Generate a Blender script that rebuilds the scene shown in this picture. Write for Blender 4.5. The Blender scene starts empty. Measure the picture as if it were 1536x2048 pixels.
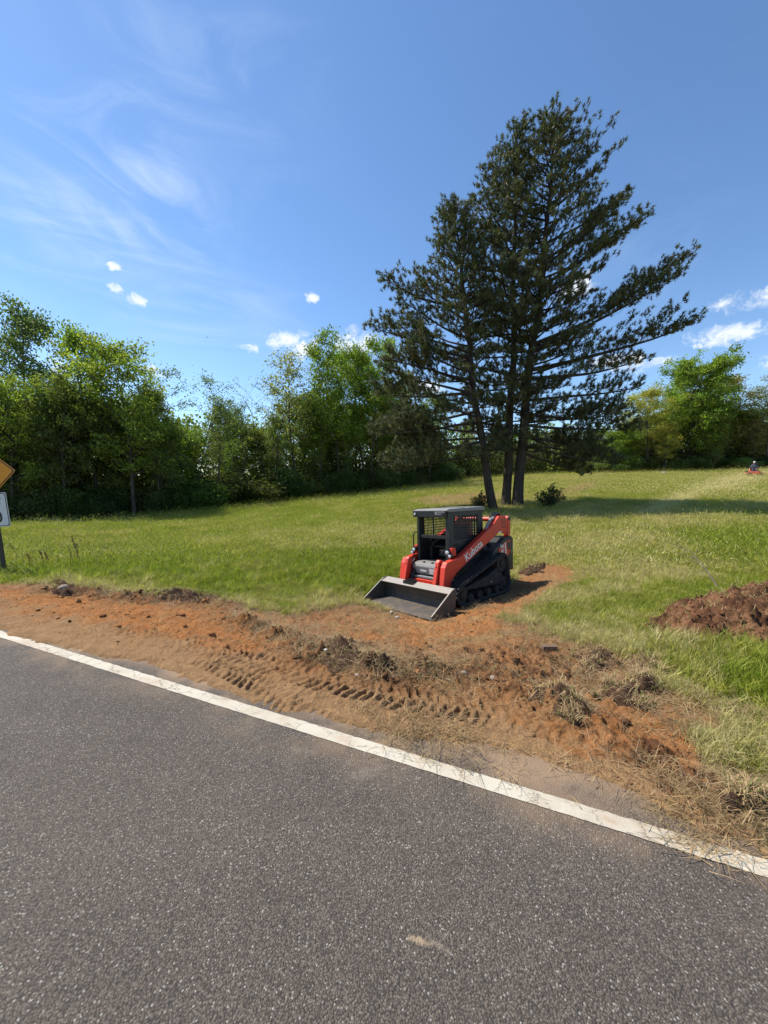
import bpy, math
import numpy as np
from mathutils import Vector, Matrix

R = math.radians
rng = np.random.default_rng(7)
scene = bpy.context.scene
col = scene.collection

# ------------------------------------------------------------------ camera, sky, sun, exposure
CAM_H, PITCH, FPX = 1.85, R(5.0), 739.0
cam = bpy.data.objects.new('camera', bpy.data.cameras.new('camera'))
col.objects.link(cam)
cam.location = (0, 0, CAM_H)
cam.rotation_euler = (R(90) - PITCH, 0, 0)
cam.data.sensor_fit = 'HORIZONTAL'
cam.data.sensor_width = 36.0
cam.data.lens = 36.0 * FPX / 1536.0
cam.data.clip_start = 0.05
cam.data.clip_end = 3000
scene.camera = cam

SUN_EL = R(56)
SUN_AZ = math.atan2(-0.92, 0.39)          # compass angle from +Y towards +X
sun_dir = Vector((math.sin(SUN_AZ) * math.cos(SUN_EL), math.cos(SUN_AZ) * math.cos(SUN_EL), math.sin(SUN_EL)))
sl = bpy.data.lights.new('sun', 'SUN')
sl.energy = 5.0
sl.angle = R(0.53)
sl.color = (1.0, 0.955, 0.88)
so = bpy.data.objects.new('sun', sl)
col.objects.link(so)
so.rotation_euler = (-sun_dir).to_track_quat('-Z', 'Y').to_euler()
so.location = sun_dir * 60

vs = scene.view_settings
vs.view_transform = 'Standard'
vs.look = 'None'
vs.exposure = 0.52
vs.gamma = 1.0
scene.cycles.max_bounces = 4
scene.cycles.diffuse_bounces = 2
scene.cycles.glossy_bounces = 2
scene.cycles.transmission_bounces = 3
scene.cycles.transparent_max_bounces = 4
scene.cycles.caustics_reflective = False
scene.cycles.caustics_refractive = False


class NT:
    """small helper to write node trees"""
    def __init__(self, nt):
        self.nt = nt
        nt.nodes.clear()

    def n(self, t, **kw):
        nd = self.nt.nodes.new(t)
        for k, v in kw.items():
            if k.startswith('i_'):
                key = k[2:]
                key = int(key) if key.isdigit() else key.replace('_', ' ')
                self.put(nd.inputs[key], v)
            else:
                setattr(nd, k, v)
        return nd

    def put(self, sock, v):
        if isinstance(v, bpy.types.NodeSocket):
            self.nt.links.new(v, sock)
        else:
            if sock.type == 'RGBA' and len(v) == 3:
                v = (*v, 1.0)
            sock.default_value = v

    def math(self, op, a, b=None, c=None, clamp=False):
        nd = self.nt.nodes.new('ShaderNodeMath')
        nd.operation = op
        nd.use_clamp = clamp
        for i, v in enumerate((a, b, c)):
            if v is not None:
                self.put(nd.inputs[i], v)
        return nd.outputs[0]

    def mix(self, f, a, b, blend='MIX'):
        nd = self.nt.nodes.new('ShaderNodeMix')
        nd.data_type = 'RGBA'
        nd.blend_type = blend
        self.put(nd.inputs[0], f)
        self.put(nd.inputs[6], a)
        self.put(nd.inputs[7], b)
        return nd.outputs[2]

    def noise(self, vec, scale, detail=3.0, rough=0.55, dist=0.0):
        nd = self.nt.nodes.new('ShaderNodeTexNoise')
        if vec is not None:
            self.put(nd.inputs['Vector'], vec)
        nd.inputs['Scale'].default_value = scale
        nd.inputs['Detail'].default_value = detail
        nd.inputs['Roughness'].default_value = rough
        nd.inputs['Distortion'].default_value = dist
        return nd.outputs[0]

    def ss(self, x, a, b):
        nd = self.nt.nodes.new('ShaderNodeMapRange')
        nd.interpolation_type = 'SMOOTHSTEP'
        self.put(nd.inputs['Value'], x)
        nd.inputs['From Min'].default_value = a
        nd.inputs['From Max'].default_value = b
        return nd.outputs[0]

    def ramp(self, f, stops):
        nd = self.nt.nodes.new('ShaderNodeValToRGB')
        self.put(nd.inputs[0], f)
        cr = nd.color_ramp
        while len(cr.elements) < len(stops):
            cr.elements.new(0.5)
        for e, (p, c) in zip(cr.elements, stops):
            e.position = p
            e.color = (*c, 1.0) if len(c) == 3 else c
        return nd.outputs[0]


def px_dir(px, py):
    """compass direction and elevation of a photograph pixel, used to lay out clouds at their real bearings"""
    u, v = (px - 768) / FPX, (py - 1024) / FPX
    fw = math.cos(PITCH) - v * math.sin(PITCH)
    dn = math.sin(PITCH) + v * math.cos(PITCH)
    d = Vector((u, fw, -dn)).normalized()
    return math.atan2(d.x, d.y), math.asin(d.z)


world = bpy.data.worlds.new('World')
scene.world = world
world.use_nodes = True
w = NT(world.node_tree)
sky = w.n('ShaderNodeTexSky', sky_type='NISHITA', sun_disc=False, sun_elevation=SUN_EL, sun_rotation=SUN_AZ,
          altitude=200.0, air_density=1.0, dust_density=0.1, ozone_density=3.0)
tc = w.n('ShaderNodeTexCoord')
sep = w.n('ShaderNodeSeparateXYZ', i_0=tc.outputs['Generated'])
az = w.math('ARCTAN2', sep.outputs[0], sep.outputs[1])
el = w.math('ARCSINE', sep.outputs[2])
ae = w.n('ShaderNodeCombineXYZ', i_0=az, i_1=el)
# cirrus: stretched noise, strongest in the western sky
mp = w.n('ShaderNodeMapping', i_Vector=ae.outputs[0])
mp.inputs['Rotation'].default_value = (0, 0, R(16))
mp.inputs['Scale'].default_value = (2.2, 9.0, 1.0)
cn = w.noise(mp.outputs[0], 1.15, 7.0, 0.58, 0.9)
mp2 = w.n('ShaderNodeMapping', i_Vector=ae.outputs[0])
mp2.inputs['Rotation'].default_value = (0, 0, R(-38))
mp2.inputs['Scale'].default_value = (2.4, 6.0, 1.0)
cn2 = w.noise(mp2.outputs[0], 1.4, 7.0, 0.6, 1.2)
def blob(cx, cy, rx, ry, tilt):
    """distance from a bearing, in units of the blob's half axes"""
    a0, e0 = px_dir(cx, cy)
    mpb = w.n('ShaderNodeMapping', vector_type='TEXTURE', i_Vector=ae.outputs[0])
    mpb.inputs['Location'].default_value = (a0, e0, 0)
    mpb.inputs['Rotation'].default_value = (0, 0, R(tilt))
    mpb.inputs['Scale'].default_value = (rx, ry, 1)
    return w.n('ShaderNodeVectorMath', operation='LENGTH', i_0=mpb.outputs[0]).outputs['Value']


wn = w.n('ShaderNodeTexNoise', i_Vector=ae.outputs[0], i_Scale=16.0, i_Detail=4.0, i_Roughness=0.6)
wn_c = w.n('ShaderNodeVectorMath', operation='SUBTRACT', i_0=wn.outputs['Color'], i_1=(0.5, 0.5, 0.5))
wn_s = w.n('ShaderNodeVectorMath', operation='MULTIPLY', i_0=wn_c.outputs[0], i_1=(0.075, 0.030, 0.0))
ae = w.n('ShaderNodeVectorMath', operation='ADD', i_0=ae.outputs[0], i_1=wn_s.outputs[0])
w1, w2 = w.ss(cn, 0.40, 0.78), w.ss(cn2, 0.40, 0.78)
wisp = w.math('MULTIPLY', w.ss(cn, 0.55, 0.9), 0.06)
for (cx, cy, wx, wy, amp, src) in [(110, 500, .62, .16, 1.0, w1), (235, 410, .26, .21, 1.0, w2), (330, 80, .45, .42, .30, w2),
                                   (60, 620, .9, .18, .35, w1), (1290, 520, .18, .20, .22, w2)]:
    g = w.ss(blob(cx, cy, wx, wy, 0), 1.0, 0.1)
    wisp = w.math('MULTIPLY_ADD', w.math('MULTIPLY', g, amp), src, wisp)
wisp = w.math('MINIMUM', wisp, 0.8)
# small fair-weather cumulus near the horizon
pn1 = w.noise(ae.outputs[0], 30.0, 6.0, 0.68)
pn2 = w.noise(ae.outputs[0], 10.0, 2.0, 0.5)
near_d = None
PUFFS = [(272, 597, 19, 9, 0), (228, 575, 14, 6, 0), (232, 538, 17, 5, 0), (627, 597, 16, 8, 0), (572, 682, 40, 16, 8),
         (600, 698, 36, 20, 0), (498, 698, 20, 7, 0), (705, 690, 50, 22, 8), (150, 745, 60, 18, 0), (310, 748, 26, 14, 0),
         (850, 775, 35, 12, 0), (1150, 580, 40, 18, 15), (1245, 725, 70, 16, -8), (1492, 604, 74, 17, -9),
         (1464, 668, 84, 16, -7), (1395, 690, 20, 5, -6), (1640, 700, 120, 26, 8), (-160, 720, 90, 22, 0)]
for (cx, cy, wx, wy, tilt) in PUFFS:
    c2 = ((cx - 768) / FPX) ** 2
    d_ = blob(cx, cy, wx / FPX / (1 + c2) * 1.25, wy / FPX / math.sqrt(1 + c2) * 1.25, tilt)
    near_d = d_ if near_d is None else w.math('MINIMUM', near_d, d_)
puff = w.math('SUBTRACT', 1.0, w.math('MULTIPLY', near_d, near_d))
pm = w.math('ADD', puff, w.math('ADD', w.math('MULTIPLY', w.math('SUBTRACT', pn1, 0.5), 4.4), w.math('MULTIPLY', w.math('SUBTRACT', pn2, 0.5), 1.2)))
pm = w.ss(pm, 0.0, 1.5)
white = w.n('ShaderNodeRGB')
white.outputs[0].default_value = (5.6, 5.8, 6.0, 1)
# drop the tint a little towards the clear blue of the photograph
hs = w.n('ShaderNodeHueSaturation', i_Color=sky.outputs[0])
hs.inputs['Saturation'].default_value = 1.09
c1 = w.mix(w.math('MULTIPLY', wisp, 0.62), hs.outputs[0], (3.9, 4.7, 5.8))
c2 = w.mix(w.math('MULTIPLY', pm, 0.92), c1, white.outputs[0])
bg = w.n('ShaderNodeBackground', i_Color=c2)
bg.inputs['Strength'].default_value = 0.138
wo = w.n('ShaderNodeOutputWorld', i_Surface=bg.outputs[0])
world.cycles.sampling_method = 'MANUAL'
world.cycles.sample_map_resolution = 256

# ------------------------------------------------------------------ helpers
_perm = np.random.default_rng(3).permutation(256)
_ga = np.random.default_rng(5).uniform(0, 2 * np.pi, 256)
_gx, _gy = np.cos(_ga), np.sin(_ga)


def pn(x, y, seed=0):
    x = np.asarray(x, float) + seed * 17.31
    y = np.asarray(y, float) + seed * 9.77
    xi, yi = np.floor(x).astype(int), np.floor(y).astype(int)
    fx, fy = x - xi, y - yi
    ux, uy = fx * fx * fx * (fx * (fx * 6 - 15) + 10), fy * fy * fy * (fy * (fy * 6 - 15) + 10)

    def g(i, j, dx, dy):
        h = _perm[(_perm[(xi + i) & 255] + yi + j) & 255]
        return _gx[h] * dx + _gy[h] * dy
    a = g(0, 0, fx, fy)
    b = g(1, 0, fx - 1, fy)
    c = g(0, 1, fx, fy - 1)
    d = g(1, 1, fx - 1, fy - 1)
    return ((a * (1 - ux) + b * ux) * (1 - uy) + (c * (1 - ux) + d * ux) * uy) * 1.5


def fbm(x, y, octv=4, seed=0, gain=0.5):
    s, a, f = 0.0, 1.0, 1.0
    for o in range(octv):
        s = s + a * pn(x * f, y * f, seed + o * 3)
        a *= gain
        f *= 2.03
    return s


def sstep(x, a, b):
    t = np.clip((x - a) / (b - a), 0, 1)
    return t * t * (3 - 2 * t)


def mk_mesh(name, V, Fs, smooth=False, cols=None, attr='tint'):
    me = bpy.data.meshes.new(name)
    V = np.asarray(V, np.float32)
    me.vertices.add(len(V))
    me.vertices.foreach_set('co', V.ravel())
    Fs = [np.asarray(f, np.int32) for f in Fs if len(f)]
    nl = sum(f.size for f in Fs)
    npoly = sum(len(f) for f in Fs)
    me.loops.add(nl)
    me.loops.foreach_set('vertex_index', np.concatenate([f.ravel() for f in Fs]))
    me.polygons.add(npoly)
    tot = np.concatenate([np.full(len(f), f.shape[1], np.int32) for f in Fs])
    start = np.concatenate([[0], np.cumsum(tot)[:-1]]).astype(np.int32)
    me.polygons.foreach_set('loop_start', start)
    me.polygons.foreach_set('loop_total', tot)
    if smooth:
        me.polygons.foreach_set('use_smooth', np.ones(npoly, bool))
    me.update(calc_edges=True)
    if cols is not None:
        at = me.attributes.new(attr, 'FLOAT_COLOR', 'POINT')
        c4 = np.ones((len(V), 4), np.float32)
        c4[:, :3] = cols
        at.data.foreach_set('color', c4.ravel())
    return me


def add_obj(name, data, mat=None, parent=None):
    o = bpy.data.objects.new(name, data)
    col.objects.link(o)
    if mat is not None and data is not None:
        data.materials.append(mat)
    if parent is not None:
        o.parent = parent
    return o


def tag(o, label=None, cat=None, group=None, kind=None):
    if label:
        o['label'] = label
    if cat:
        o['category'] = cat
    if group:
        o['group'] = group
    if kind:
        o['kind'] = kind
    return o


def empty(name, loc=(0, 0, 0), rot=(0, 0, 0), label=None, cat=None, group=None):
    o = bpy.data.objects.new(name, None)
    col.objects.link(o)
    o.location = loc
    o.rotation_euler = rot
    o.empty_display_size = 0.2
    return tag(o, label, cat, group)


def copy_tree(o, parent=None):
    c = o.copy()
    col.objects.link(c)
    c.parent = parent
    for ch in list(o.children):
        copy_tree(ch, c)
    return c


def tube_np(pts, rad, n=6):
    """rings of a tapered tube along pts -> verts, quads"""
    P = np.asarray(pts, float)
    rad = np.broadcast_to(np.asarray(rad, float), (len(P),))
    T = np.gradient(P, axis=0)
    T /= np.linalg.norm(T, axis=1, keepdims=True) + 1e-9
    up = np.array([0, 0, 1.0]) if abs(T[0, 2]) < 0.9 else np.array([1.0, 0, 0])
    N = np.zeros_like(P)
    nn = np.cross(T[0], up)
    for i in range(len(P)):
        nn = nn - T[i] * np.dot(nn, T[i])
        nn /= np.linalg.norm(nn) + 1e-9
        N[i] = nn
    B = np.cross(T, N)
    a = np.linspace(0, 2 * np.pi, n, endpoint=False)
    V = P[:, None, :] + rad[:, None, None] * (np.cos(a)[None, :, None] * N[:, None, :] + np.sin(a)[None, :, None] * B[:, None, :])
    m = len(P)
    i = np.arange(m - 1)[:, None] * n
    j = np.arange(n)[None, :]
    j2 = (j + 1) % n
    F = np.stack([i + j, i + j2, i + n + j2, i + n + j], -1).reshape(-1, 4)
    return V.reshape(-1, 3), F


class Soup:
    def __init__(self):
        self.V, self.Q, self.T, self.C, self.k = [], [], [], [], 0

    def add(self, V, quads=None, tris=None, c=None):
        V = np.asarray(V, float)
        if quads is not None and len(quads):
            self.Q.append(np.asarray(quads) + self.k)
        if tris is not None and len(tris):
            self.T.append(np.asarray(tris) + self.k)
        self.V.append(V)
        if c is not None:
            self.C.append(np.broadcast_to(np.asarray(c, float), (len(V), 3)))
        self.k += len(V)

    def tube(self, pts, rad, n=6, c=None):
        V, F = tube_np(pts, rad, n)
        self.add(V, F, c=c)

    def mesh(self, name, smooth=False):
        Fs = []
        if self.Q:
            Fs.append(np.concatenate(self.Q))
        if self.T:
            Fs.append(np.concatenate(self.T))
        return mk_mesh(name, np.concatenate(self.V), Fs, smooth, np.concatenate(self.C) if self.C else None)


class MB:
    """collects boxes, prisms and tubes, and links them as one mesh"""
    def __init__(self):
        self.v, self.f = [], []

    def _a(self, vs_, fs_):
        k = len(self.v)
        self.v += [tuple(p) for p in vs_]
        self.f += [tuple(i + k for i in f) for f in fs_]
        return self

    def box(self, x0, x1, y0, y1, z0, z1):
        x0, x1 = min(x0, x1), max(x0, x1)
        y0, y1 = min(y0, y1), max(y0, y1)
        z0, z1 = min(z0, z1), max(z0, z1)
        return self._a([(x0, y0, z0), (x1, y0, z0), (x1, y1, z0), (x0, y1, z0), (x0, y0, z1), (x1, y0, z1), (x1, y1, z1), (x0, y1, z1)],
                       [(0, 3, 2, 1), (4, 5, 6, 7), (0, 1, 5, 4), (1, 2, 6, 5), (2, 3, 7, 6), (3, 0, 4, 7)])

    def prism(self, prof, y0, y1):
        """profile in x,z extruded along y"""
        n = len(prof)
        ar = sum(prof[i][0] * prof[(i + 1) % n][1] - prof[(i + 1) % n][0] * prof[i][1] for i in range(n))
        p = list(prof) if ar > 0 else list(prof)[::-1]
        y0, y1 = min(y0, y1), max(y0, y1)
        vs_ = [(x, y0, z) for x, z in p] + [(x, y1, z) for x, z in p]
        fs_ = [tuple(range(n)), tuple(range(2 * n - 1, n - 1, -1))]
        for i in range(n):
            j = (i + 1) % n
            fs_.append((j, i, n + i, n + j))
        return self._a(vs_, fs_)

    def tube(self, pts, r, n=10):
        V, F = tube_np(pts, r, n)
        k = len(V) // n
        fs_ = [tuple(int(i) for i in f) for f in F]
        fs_.append(tuple(range(n - 1, -1, -1)))
        fs_.append(tuple(range((k - 1) * n, k * n)))
        return self._a(V.tolist(), fs_)

    def bar(self, p0, p1, wx, wy):
        """rectangular bar between two points; wx across, wy the other way"""
        a, b = Vector(p0), Vector(p1)
        t = (b - a).normalized()
        s = Vector((0, 1, 0)) if abs(t.y) < 0.9 else Vector((1, 0, 0))
        n1 = t.cross(s).normalized()
        n2 = t.cross(n1).normalized()
        vs_ = [q + n1 * (i * wx / 2) + n2 * (j * wy / 2) for q in (a, b) for i, j in ((-1, -1), (1, -1), (1, 1), (-1, 1))]
        return self._a(vs_, [(0, 1, 2, 3), (7, 6, 5, 4), (0, 4, 5, 1), (1, 5, 6, 2), (2, 6, 7, 3), (3, 7, 4, 0)])

    def data(self, name):
        me = bpy.data.meshes.new(name)
        me.from_pydata(self.v, [], self.f)
        me.update()
        return me

    def build(self, name, mat, parent=None, bevel=0.0, smooth=False):
        me = self.data(name)
        o = add_obj(name, me, mat, parent)
        if smooth:
            me.polygons.foreach_set('use_smooth', np.ones(len(me.polygons), bool))
            me.set_sharp_from_angle(angle=R(40))
        if bevel:
            md = o.modifiers.new('bevel', 'BEVEL')
            md.width = bevel
            md.segments = 2
            md.limit_method = 'ANGLE'
            md.angle_limit = R(35)
        return o


def text_obj(name, body, size, mat, parent, M, bold=0.0, thick=0.002, spacing=1.0, squeeze=1.0):
    cu = bpy.data.curves.new(name, 'FONT')
    cu.body = body
    cu.size = size
    cu.align_x = 'CENTER'
    cu.align_y = 'CENTER'
    cu.extrude = thick
    cu.offset = bold
    cu.space_character = spacing
    cu.resolution_u = 3
    tmp = bpy.data.objects.new(name + '_tmp', cu)
    col.objects.link(tmp)
    dg = bpy.context.evaluated_depsgraph_get()
    me = bpy.data.meshes.new_from_object(tmp.evaluated_get(dg))
    bpy.data.objects.remove(tmp)
    me.transform(Matrix.Diagonal((squeeze, 1, 1, 1)))
    me.name = name
    me.materials.clear()
    o = add_obj(name, me, mat, parent)
    o.matrix_local = M
    return o


def mat_new(name):
    m = bpy.data.materials.new(name)
    m.use_nodes = True
    return m, NT(m.node_tree)


def mat_basic(name, base, rough=0.6, metal=0.0, dirt=0.25, dirt_col=(0.20, 0.12, 0.07), scale=6.0, bump=0.0, spec=0.5, low=0.0):
    """painted or bare hard surface with uneven dust and slight roughness change"""
    m, t = mat_new(name)
    tcn = t.n('ShaderNodeTexCoord')
    n1 = t.noise(tcn.outputs['Object'], scale, 5.0, 0.6)
    n2 = t.noise(tcn.outputs['Object'], scale * 6, 3.0, 0.6)
    f = t.math('MULTIPLY', t.ss(n1, 0.42, 0.72), dirt)
    f = t.math('ADD', f, t.math('MULTIPLY', t.ss(n2, 0.5, 0.8), dirt * 0.4), clamp=True)
    if low:
        # mud splashed up from the ground, thickest near the bottom of the machine
        sp3 = t.n('ShaderNodeSeparateXYZ', i_0=tcn.outputs['Object'])
        lo = t.math('MULTIPLY', t.ss(t.math('ADD', sp3.outputs[2], t.math('MULTIPLY', n1, 0.9)), 1.15, 0.55), t.ss(n2, 0.35, 0.62))
        f = t.math('MAXIMUM', f, t.math('MULTIPLY', lo, low))
    c = t.mix(f, base, dirt_col)
    # rubbed scratches down to dull metal
    sc3 = t.noise(tcn.outputs['Object'], scale * 14, 2.0, 0.5, 1.5)
    c = t.mix(t.math('MULTIPLY', t.ss(sc3, 0.68, 0.74), dirt), c, (0.16, 0.13, 0.11))
    b = t.n('ShaderNodeBsdfPrincipled', i_Base_Color=c)
    b.inputs['Metallic'].default_value = metal
    t.put(b.inputs['Roughness'], t.math('ADD', rough - 0.08, t.math('MULTIPLY', n1, 0.16)))
    b.inputs['Specular IOR Level'].default_value = spec
    if bump:
        bp = t.n('ShaderNodeBump', i_Height=n2)
        bp.inputs['Strength'].default_value = bump
        bp.inputs['Distance'].default_value = 0.004
        t.put(b.inputs['Normal'], bp.outputs[0])
    t.n('ShaderNodeOutputMaterial', i_Surface=b.outputs[0])
    return m


def mat_leaf(name, gain=1.0, trans=0.35, use_inst=False, rough=0.6):
    """foliage: tint attribute on the mesh (or the instance), times the object's own colour"""
    m, t = mat_new(name)
    if use_inst:
        at = t.n('ShaderNodeAttribute', attribute_name='tint', attribute_type='INSTANCER')
        c = at.outputs['Color']
    else:
        at = t.n('ShaderNodeAttribute', attribute_name='tint')
        oi = t.n('ShaderNodeObjectInfo')
        c = t.mix(1.0, at.outputs['Color'], oi.outputs['Color'], 'MULTIPLY')
    c = t.mix(1.0, c, (0.80, 0.80, 0.78), 'MULTIPLY')
    d = t.n('ShaderNodeBsdfPrincipled', i_Base_Color=c)
    d.inputs['Roughness'].default_value = rough
    d.inputs['Specular IOR Level'].default_value = 0.25
    tr = t.n('ShaderNodeBsdfTranslucent', i_Color=t.mix(1.0, c, (1.1, 1.25, 0.6), 'MULTIPLY'))
    mx = t.n('ShaderNodeMixShader', i_0=trans, i_1=d.outputs[0], i_2=tr.outputs[0])
    t.n('ShaderNodeOutputMaterial', i_Surface=mx.outputs[0])
    return m


def mat_bark(name, c0, c1, scale=3.0):
    m, t = mat_new(name)
    tcn = t.n('ShaderNodeTexCoord')
    mpn = t.n('ShaderNodeMapping', i_Vector=tcn.outputs['Object'])
    mpn.inputs['Scale'].default_value = (1, 1, 0.25)
    n1 = t.noise(mpn.outputs[0], scale * 4, 5.0, 0.65, 0.4)
    c = t.ramp(n1, [(0.3, c0), (0.7, c1)])
    b = t.n('ShaderNodeBsdfPrincipled', i_Base_Color=c)
    b.inputs['Roughness'].default_value = 0.9
    b.inputs['Specular IOR Level'].default_value = 0.15
    bp = t.n('ShaderNodeBump', i_Height=n1)
    bp.inputs['Strength'].default_value = 0.8
    bp.inputs['Distance'].default_value = 0.03
    t.put(b.inputs['Normal'], bp.outputs[0])
    t.n('ShaderNodeOutputMaterial', i_Surface=b.outputs[0])
    return m


# ------------------------------------------------------------------ terrain shape
ROAD_P0 = np.array([0.0, 2.374])
ROAD_D = np.array([0.9227, -0.3855])
ROAD_N = np.array([0.3855, 0.9227])


def st(X, Y):
    X, Y = np.asarray(X, float), np.asarray(Y, float)
    return X * ROAD_D[0] + (Y - ROAD_P0[1]) * ROAD_D[1], X * ROAD_N[0] + (Y - ROAD_P0[1]) * ROAD_N[1]


def from_st(s, t):
    return ROAD_P0[0] + s * ROAD_D[0] + t * ROAD_N[0], ROAD_P0[1] + s * ROAD_D[1] + t * ROAD_N[1]


def ray(px, py):
    u, v = (px - 768) / FPX, (py - 1024) / FPX
    fw = math.cos(PITCH) - v * math.sin(PITCH)
    dn = math.sin(PITCH) + v * math.cos(PITCH)
    return u / fw, dn / fw                       # per metre of depth: sideways, down


def at_depth(px, py, D):
    a, d = ray(px, py)
    return (a * D, D, CAM_H - d * D)


LOADER_POSE = dict(loc=(1.57, 8.29, -0.76), rot=(R(3.9), R(-0.9), R(-138.3)))
_Lm = Matrix.Translation(LOADER_POSE['loc']) @ Matrix.Rotation(LOADER_POSE['rot'][2], 4, 'Z') @ Matrix.Rotation(LOADER_POSE['rot'][1], 4, 'Y') @ Matrix.Rotation(LOADER_POSE['rot'][0], 4, 'X')

ctrl = []
for s_ in (-60, -30, -14, -8, -5, -2, 0, 2, 5, 10, 20, 40):
    for t_, z_ in ((-6, 0.0), (0.0, 0.0), (0.9, -0.06)):
        x_, y_ = from_st(s_, t_)
        ctrl.append((x_, y_, z_))
for x_ in (-0.7, 0.7, 1.75):
    for y_ in (-0.85, 0.85):
        p_ = _Lm @ Vector((x_, y_, 0.0))
        ctrl.append(tuple(p_))
for a_ in [(10, 1155, 8.26), (150, 1172, 7.0), (300, 1190, 6.8), (600, 1200, 7.3),
           (60, 1050, 28), (250, 1038, 32), (400, 1022, 36), (650, 997, 46), (880, 967, 58), (-200, 1062, 26),
           (250, 1100, 14.5), (560, 1080, 14.5),
           (1010, 1014, 22), (930, 990, 32), (1130, 962, 48), (1250, 945, 60), (1400, 942, 58), (1536, 935, 56), (1507, 951, 45), (1400, 985, 28),
           (1536, 1100, 9.6), (1536, 1020, 18), (1300, 1060, 14), (1250, 1200, 6.4), (1300, 1290, 4.45), (1536, 1312, 4.0)]:
    ctrl.append(at_depth(*a_))
ctrl += [(-60, 60, -1.8), (-90, 120, 0), (0, 120, 3.0), (90, 120, 6), (60, 40, 3.2), (160, 60, 5), (-160, 60, -2), (40, 15, 0.6), (-40, 14, -1.0), (0, 250, 6), (200, 250, 9), (-200, 250, 3)]
CT = np.array(ctrl)


def _tps(r2):
    return 0.5 * r2 * np.log(r2 + 1e-9)


_n = len(CT)
_d2 = ((CT[:, None, :2] - CT[None, :, :2]) ** 2).sum(-1) / 100.0
_A = np.zeros((_n + 3, _n + 3))
_A[:_n, :_n] = _tps(_d2) + np.eye(_n) * 0.004
_A[:_n, _n:] = np.c_[np.ones(_n), CT[:, :2] / 10]
_A[_n:, :_n] = _A[:_n, _n:].T
_w = np.linalg.solve(_A, np.r_[CT[:, 2], 0, 0, 0])


def g_base(X, Y):
    X, Y = np.atleast_1d(np.asarray(X, float)), np.atleast_1d(np.asarray(Y, float))
    sh = X.shape
    x, y = X.ravel(), Y.ravel()
    out = np.empty(len(x))
    for i in range(0, len(x), 20000):
        xx, yy = x[i:i + 20000], y[i:i + 20000]
        d2 = ((xx[:, None] - CT[None, :, 0]) ** 2 + (yy[:, None] - CT[None, :, 1]) ** 2) / 100.0
        out[i:i + 20000] = _tps(d2) @ _w[:_n] + _w[_n] + _w[_n + 1] * xx / 10 + _w[_n + 2] * yy / 10
    s_, t_ = st(x, y)
    out = out * sstep(t_, 0.25, 1.4)
    return out.reshape(sh)


def gz(x, y):
    return float(g_base(x, y)[0])


def unproj(px, py):
    """ground point seen at a photograph pixel"""
    a, d = ray(px, py)
    lo = 0.8
    D = np.concatenate([np.linspace(0.8, 12, 400), np.linspace(12.1, 90, 600)])
    diff = (CAM_H - d * D) - g_base(a * D, D)
    k = np.argmax(diff < 0)
    if diff[k] >= 0:
        k = len(D) - 1
    if k > 0:
        f = diff[k - 1] / (diff[k - 1] - diff[k])
        Dd = D[k - 1] + f * (D[k] - D[k - 1])
    else:
        Dd = D[0]
    return np.array([a * Dd, Dd])


def poly_w(pts):
    return np.array([unproj(*p) for p in pts])


def poly_sd(X, Y, P):
    """signed distance to a polygon, positive inside"""
    X, Y = np.asarray(X, float), np.asarray(Y, float)
    d = np.full(X.shape, 1e9)
    ins = np.zeros(X.shape, bool)
    n = len(P)
    for i in range(n):
        a, b = P[i], P[(i + 1) % n]
        e = b - a
        L2 = (e ** 2).sum() + 1e-12
        t = np.clip(((X - a[0]) * e[0] + (Y - a[1]) * e[1]) / L2, 0, 1)
        d = np.minimum(d, (X - a[0] - t * e[0]) ** 2 + (Y - a[1] - t * e[1]) ** 2)
        c = ((a[1] > Y) != (b[1] > Y)) & (X < (b[0] - a[0]) * (Y - a[1]) / (b[1] - a[1] + 1e-12) + a[0])
        ins ^= c
    return np.sqrt(d) * np.where(ins, 1, -1)


def seg_d(X, Y, P):
    """distance to a polyline, the arc length along it and the signed side"""
    X, Y = np.asarray(X, float), np.asarray(Y, float)
    best = np.full(X.shape, 1e9)
    arc = np.zeros(X.shape)
    side = np.zeros(X.shape)
    acc = 0.0
    for i in range(len(P) - 1):
        a, b = P[i], P[i + 1]
        e = b - a
        L = math.hypot(*e)
        t = np.clip(((X - a[0]) * e[0] + (Y - a[1]) * e[1]) / L ** 2, 0, 1)
        dx, dy = X - a[0] - t * e[0], Y - a[1] - t * e[1]
        d = np.hypot(dx, dy)
        m = d < best
        best = np.where(m, d, best)
        arc = np.where(m, acc + t * L, arc)
        side = np.where(m, (e[0] * dy - e[1] * dx) / L, side)
        acc += L
    return best, arc, side


DIRT = poly_w([(-60, 1174), (60, 1172), (140, 1176), (230, 1192), (330, 1200), (430, 1202), (500, 1222), (570, 1234), (640, 1222), (710, 1214),
               (800, 1225), (930, 1212), (1035, 1160), (1042, 1137), (1090, 1122), (1140, 1136), (1150, 1162), (1090, 1195), (1065, 1215), (1020, 1240), (1060, 1262),
               (1120, 1290), (1200, 1302), (1310, 1322), (1325, 1350), (1280, 1385), (1330, 1398), (1420, 1420), (1470, 1445), (1430, 1495), (1390, 1540), (1430, 1590),
               (1480, 1625), (1560, 1650), (1600, 1790), (1300, 1720), (768, 1540), (0, 1310), (-60, 1300)])
DARKSOIL = poly_w([(520, 1262), (600, 1268), (700, 1290), (800, 1300), (900, 1318), (1020, 1290), (1130, 1300), (1200, 1330), (1190, 1372), (1080, 1400), (980, 1390), (880, 1382), (760, 1372), (660, 1352), (590, 1316)])
DARKSOIL2 = poly_w([(95, 1176), (160, 1172), (260, 1188), (420, 1196), (440, 1206), (330, 1212), (200, 1206), (100, 1196)])
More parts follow.
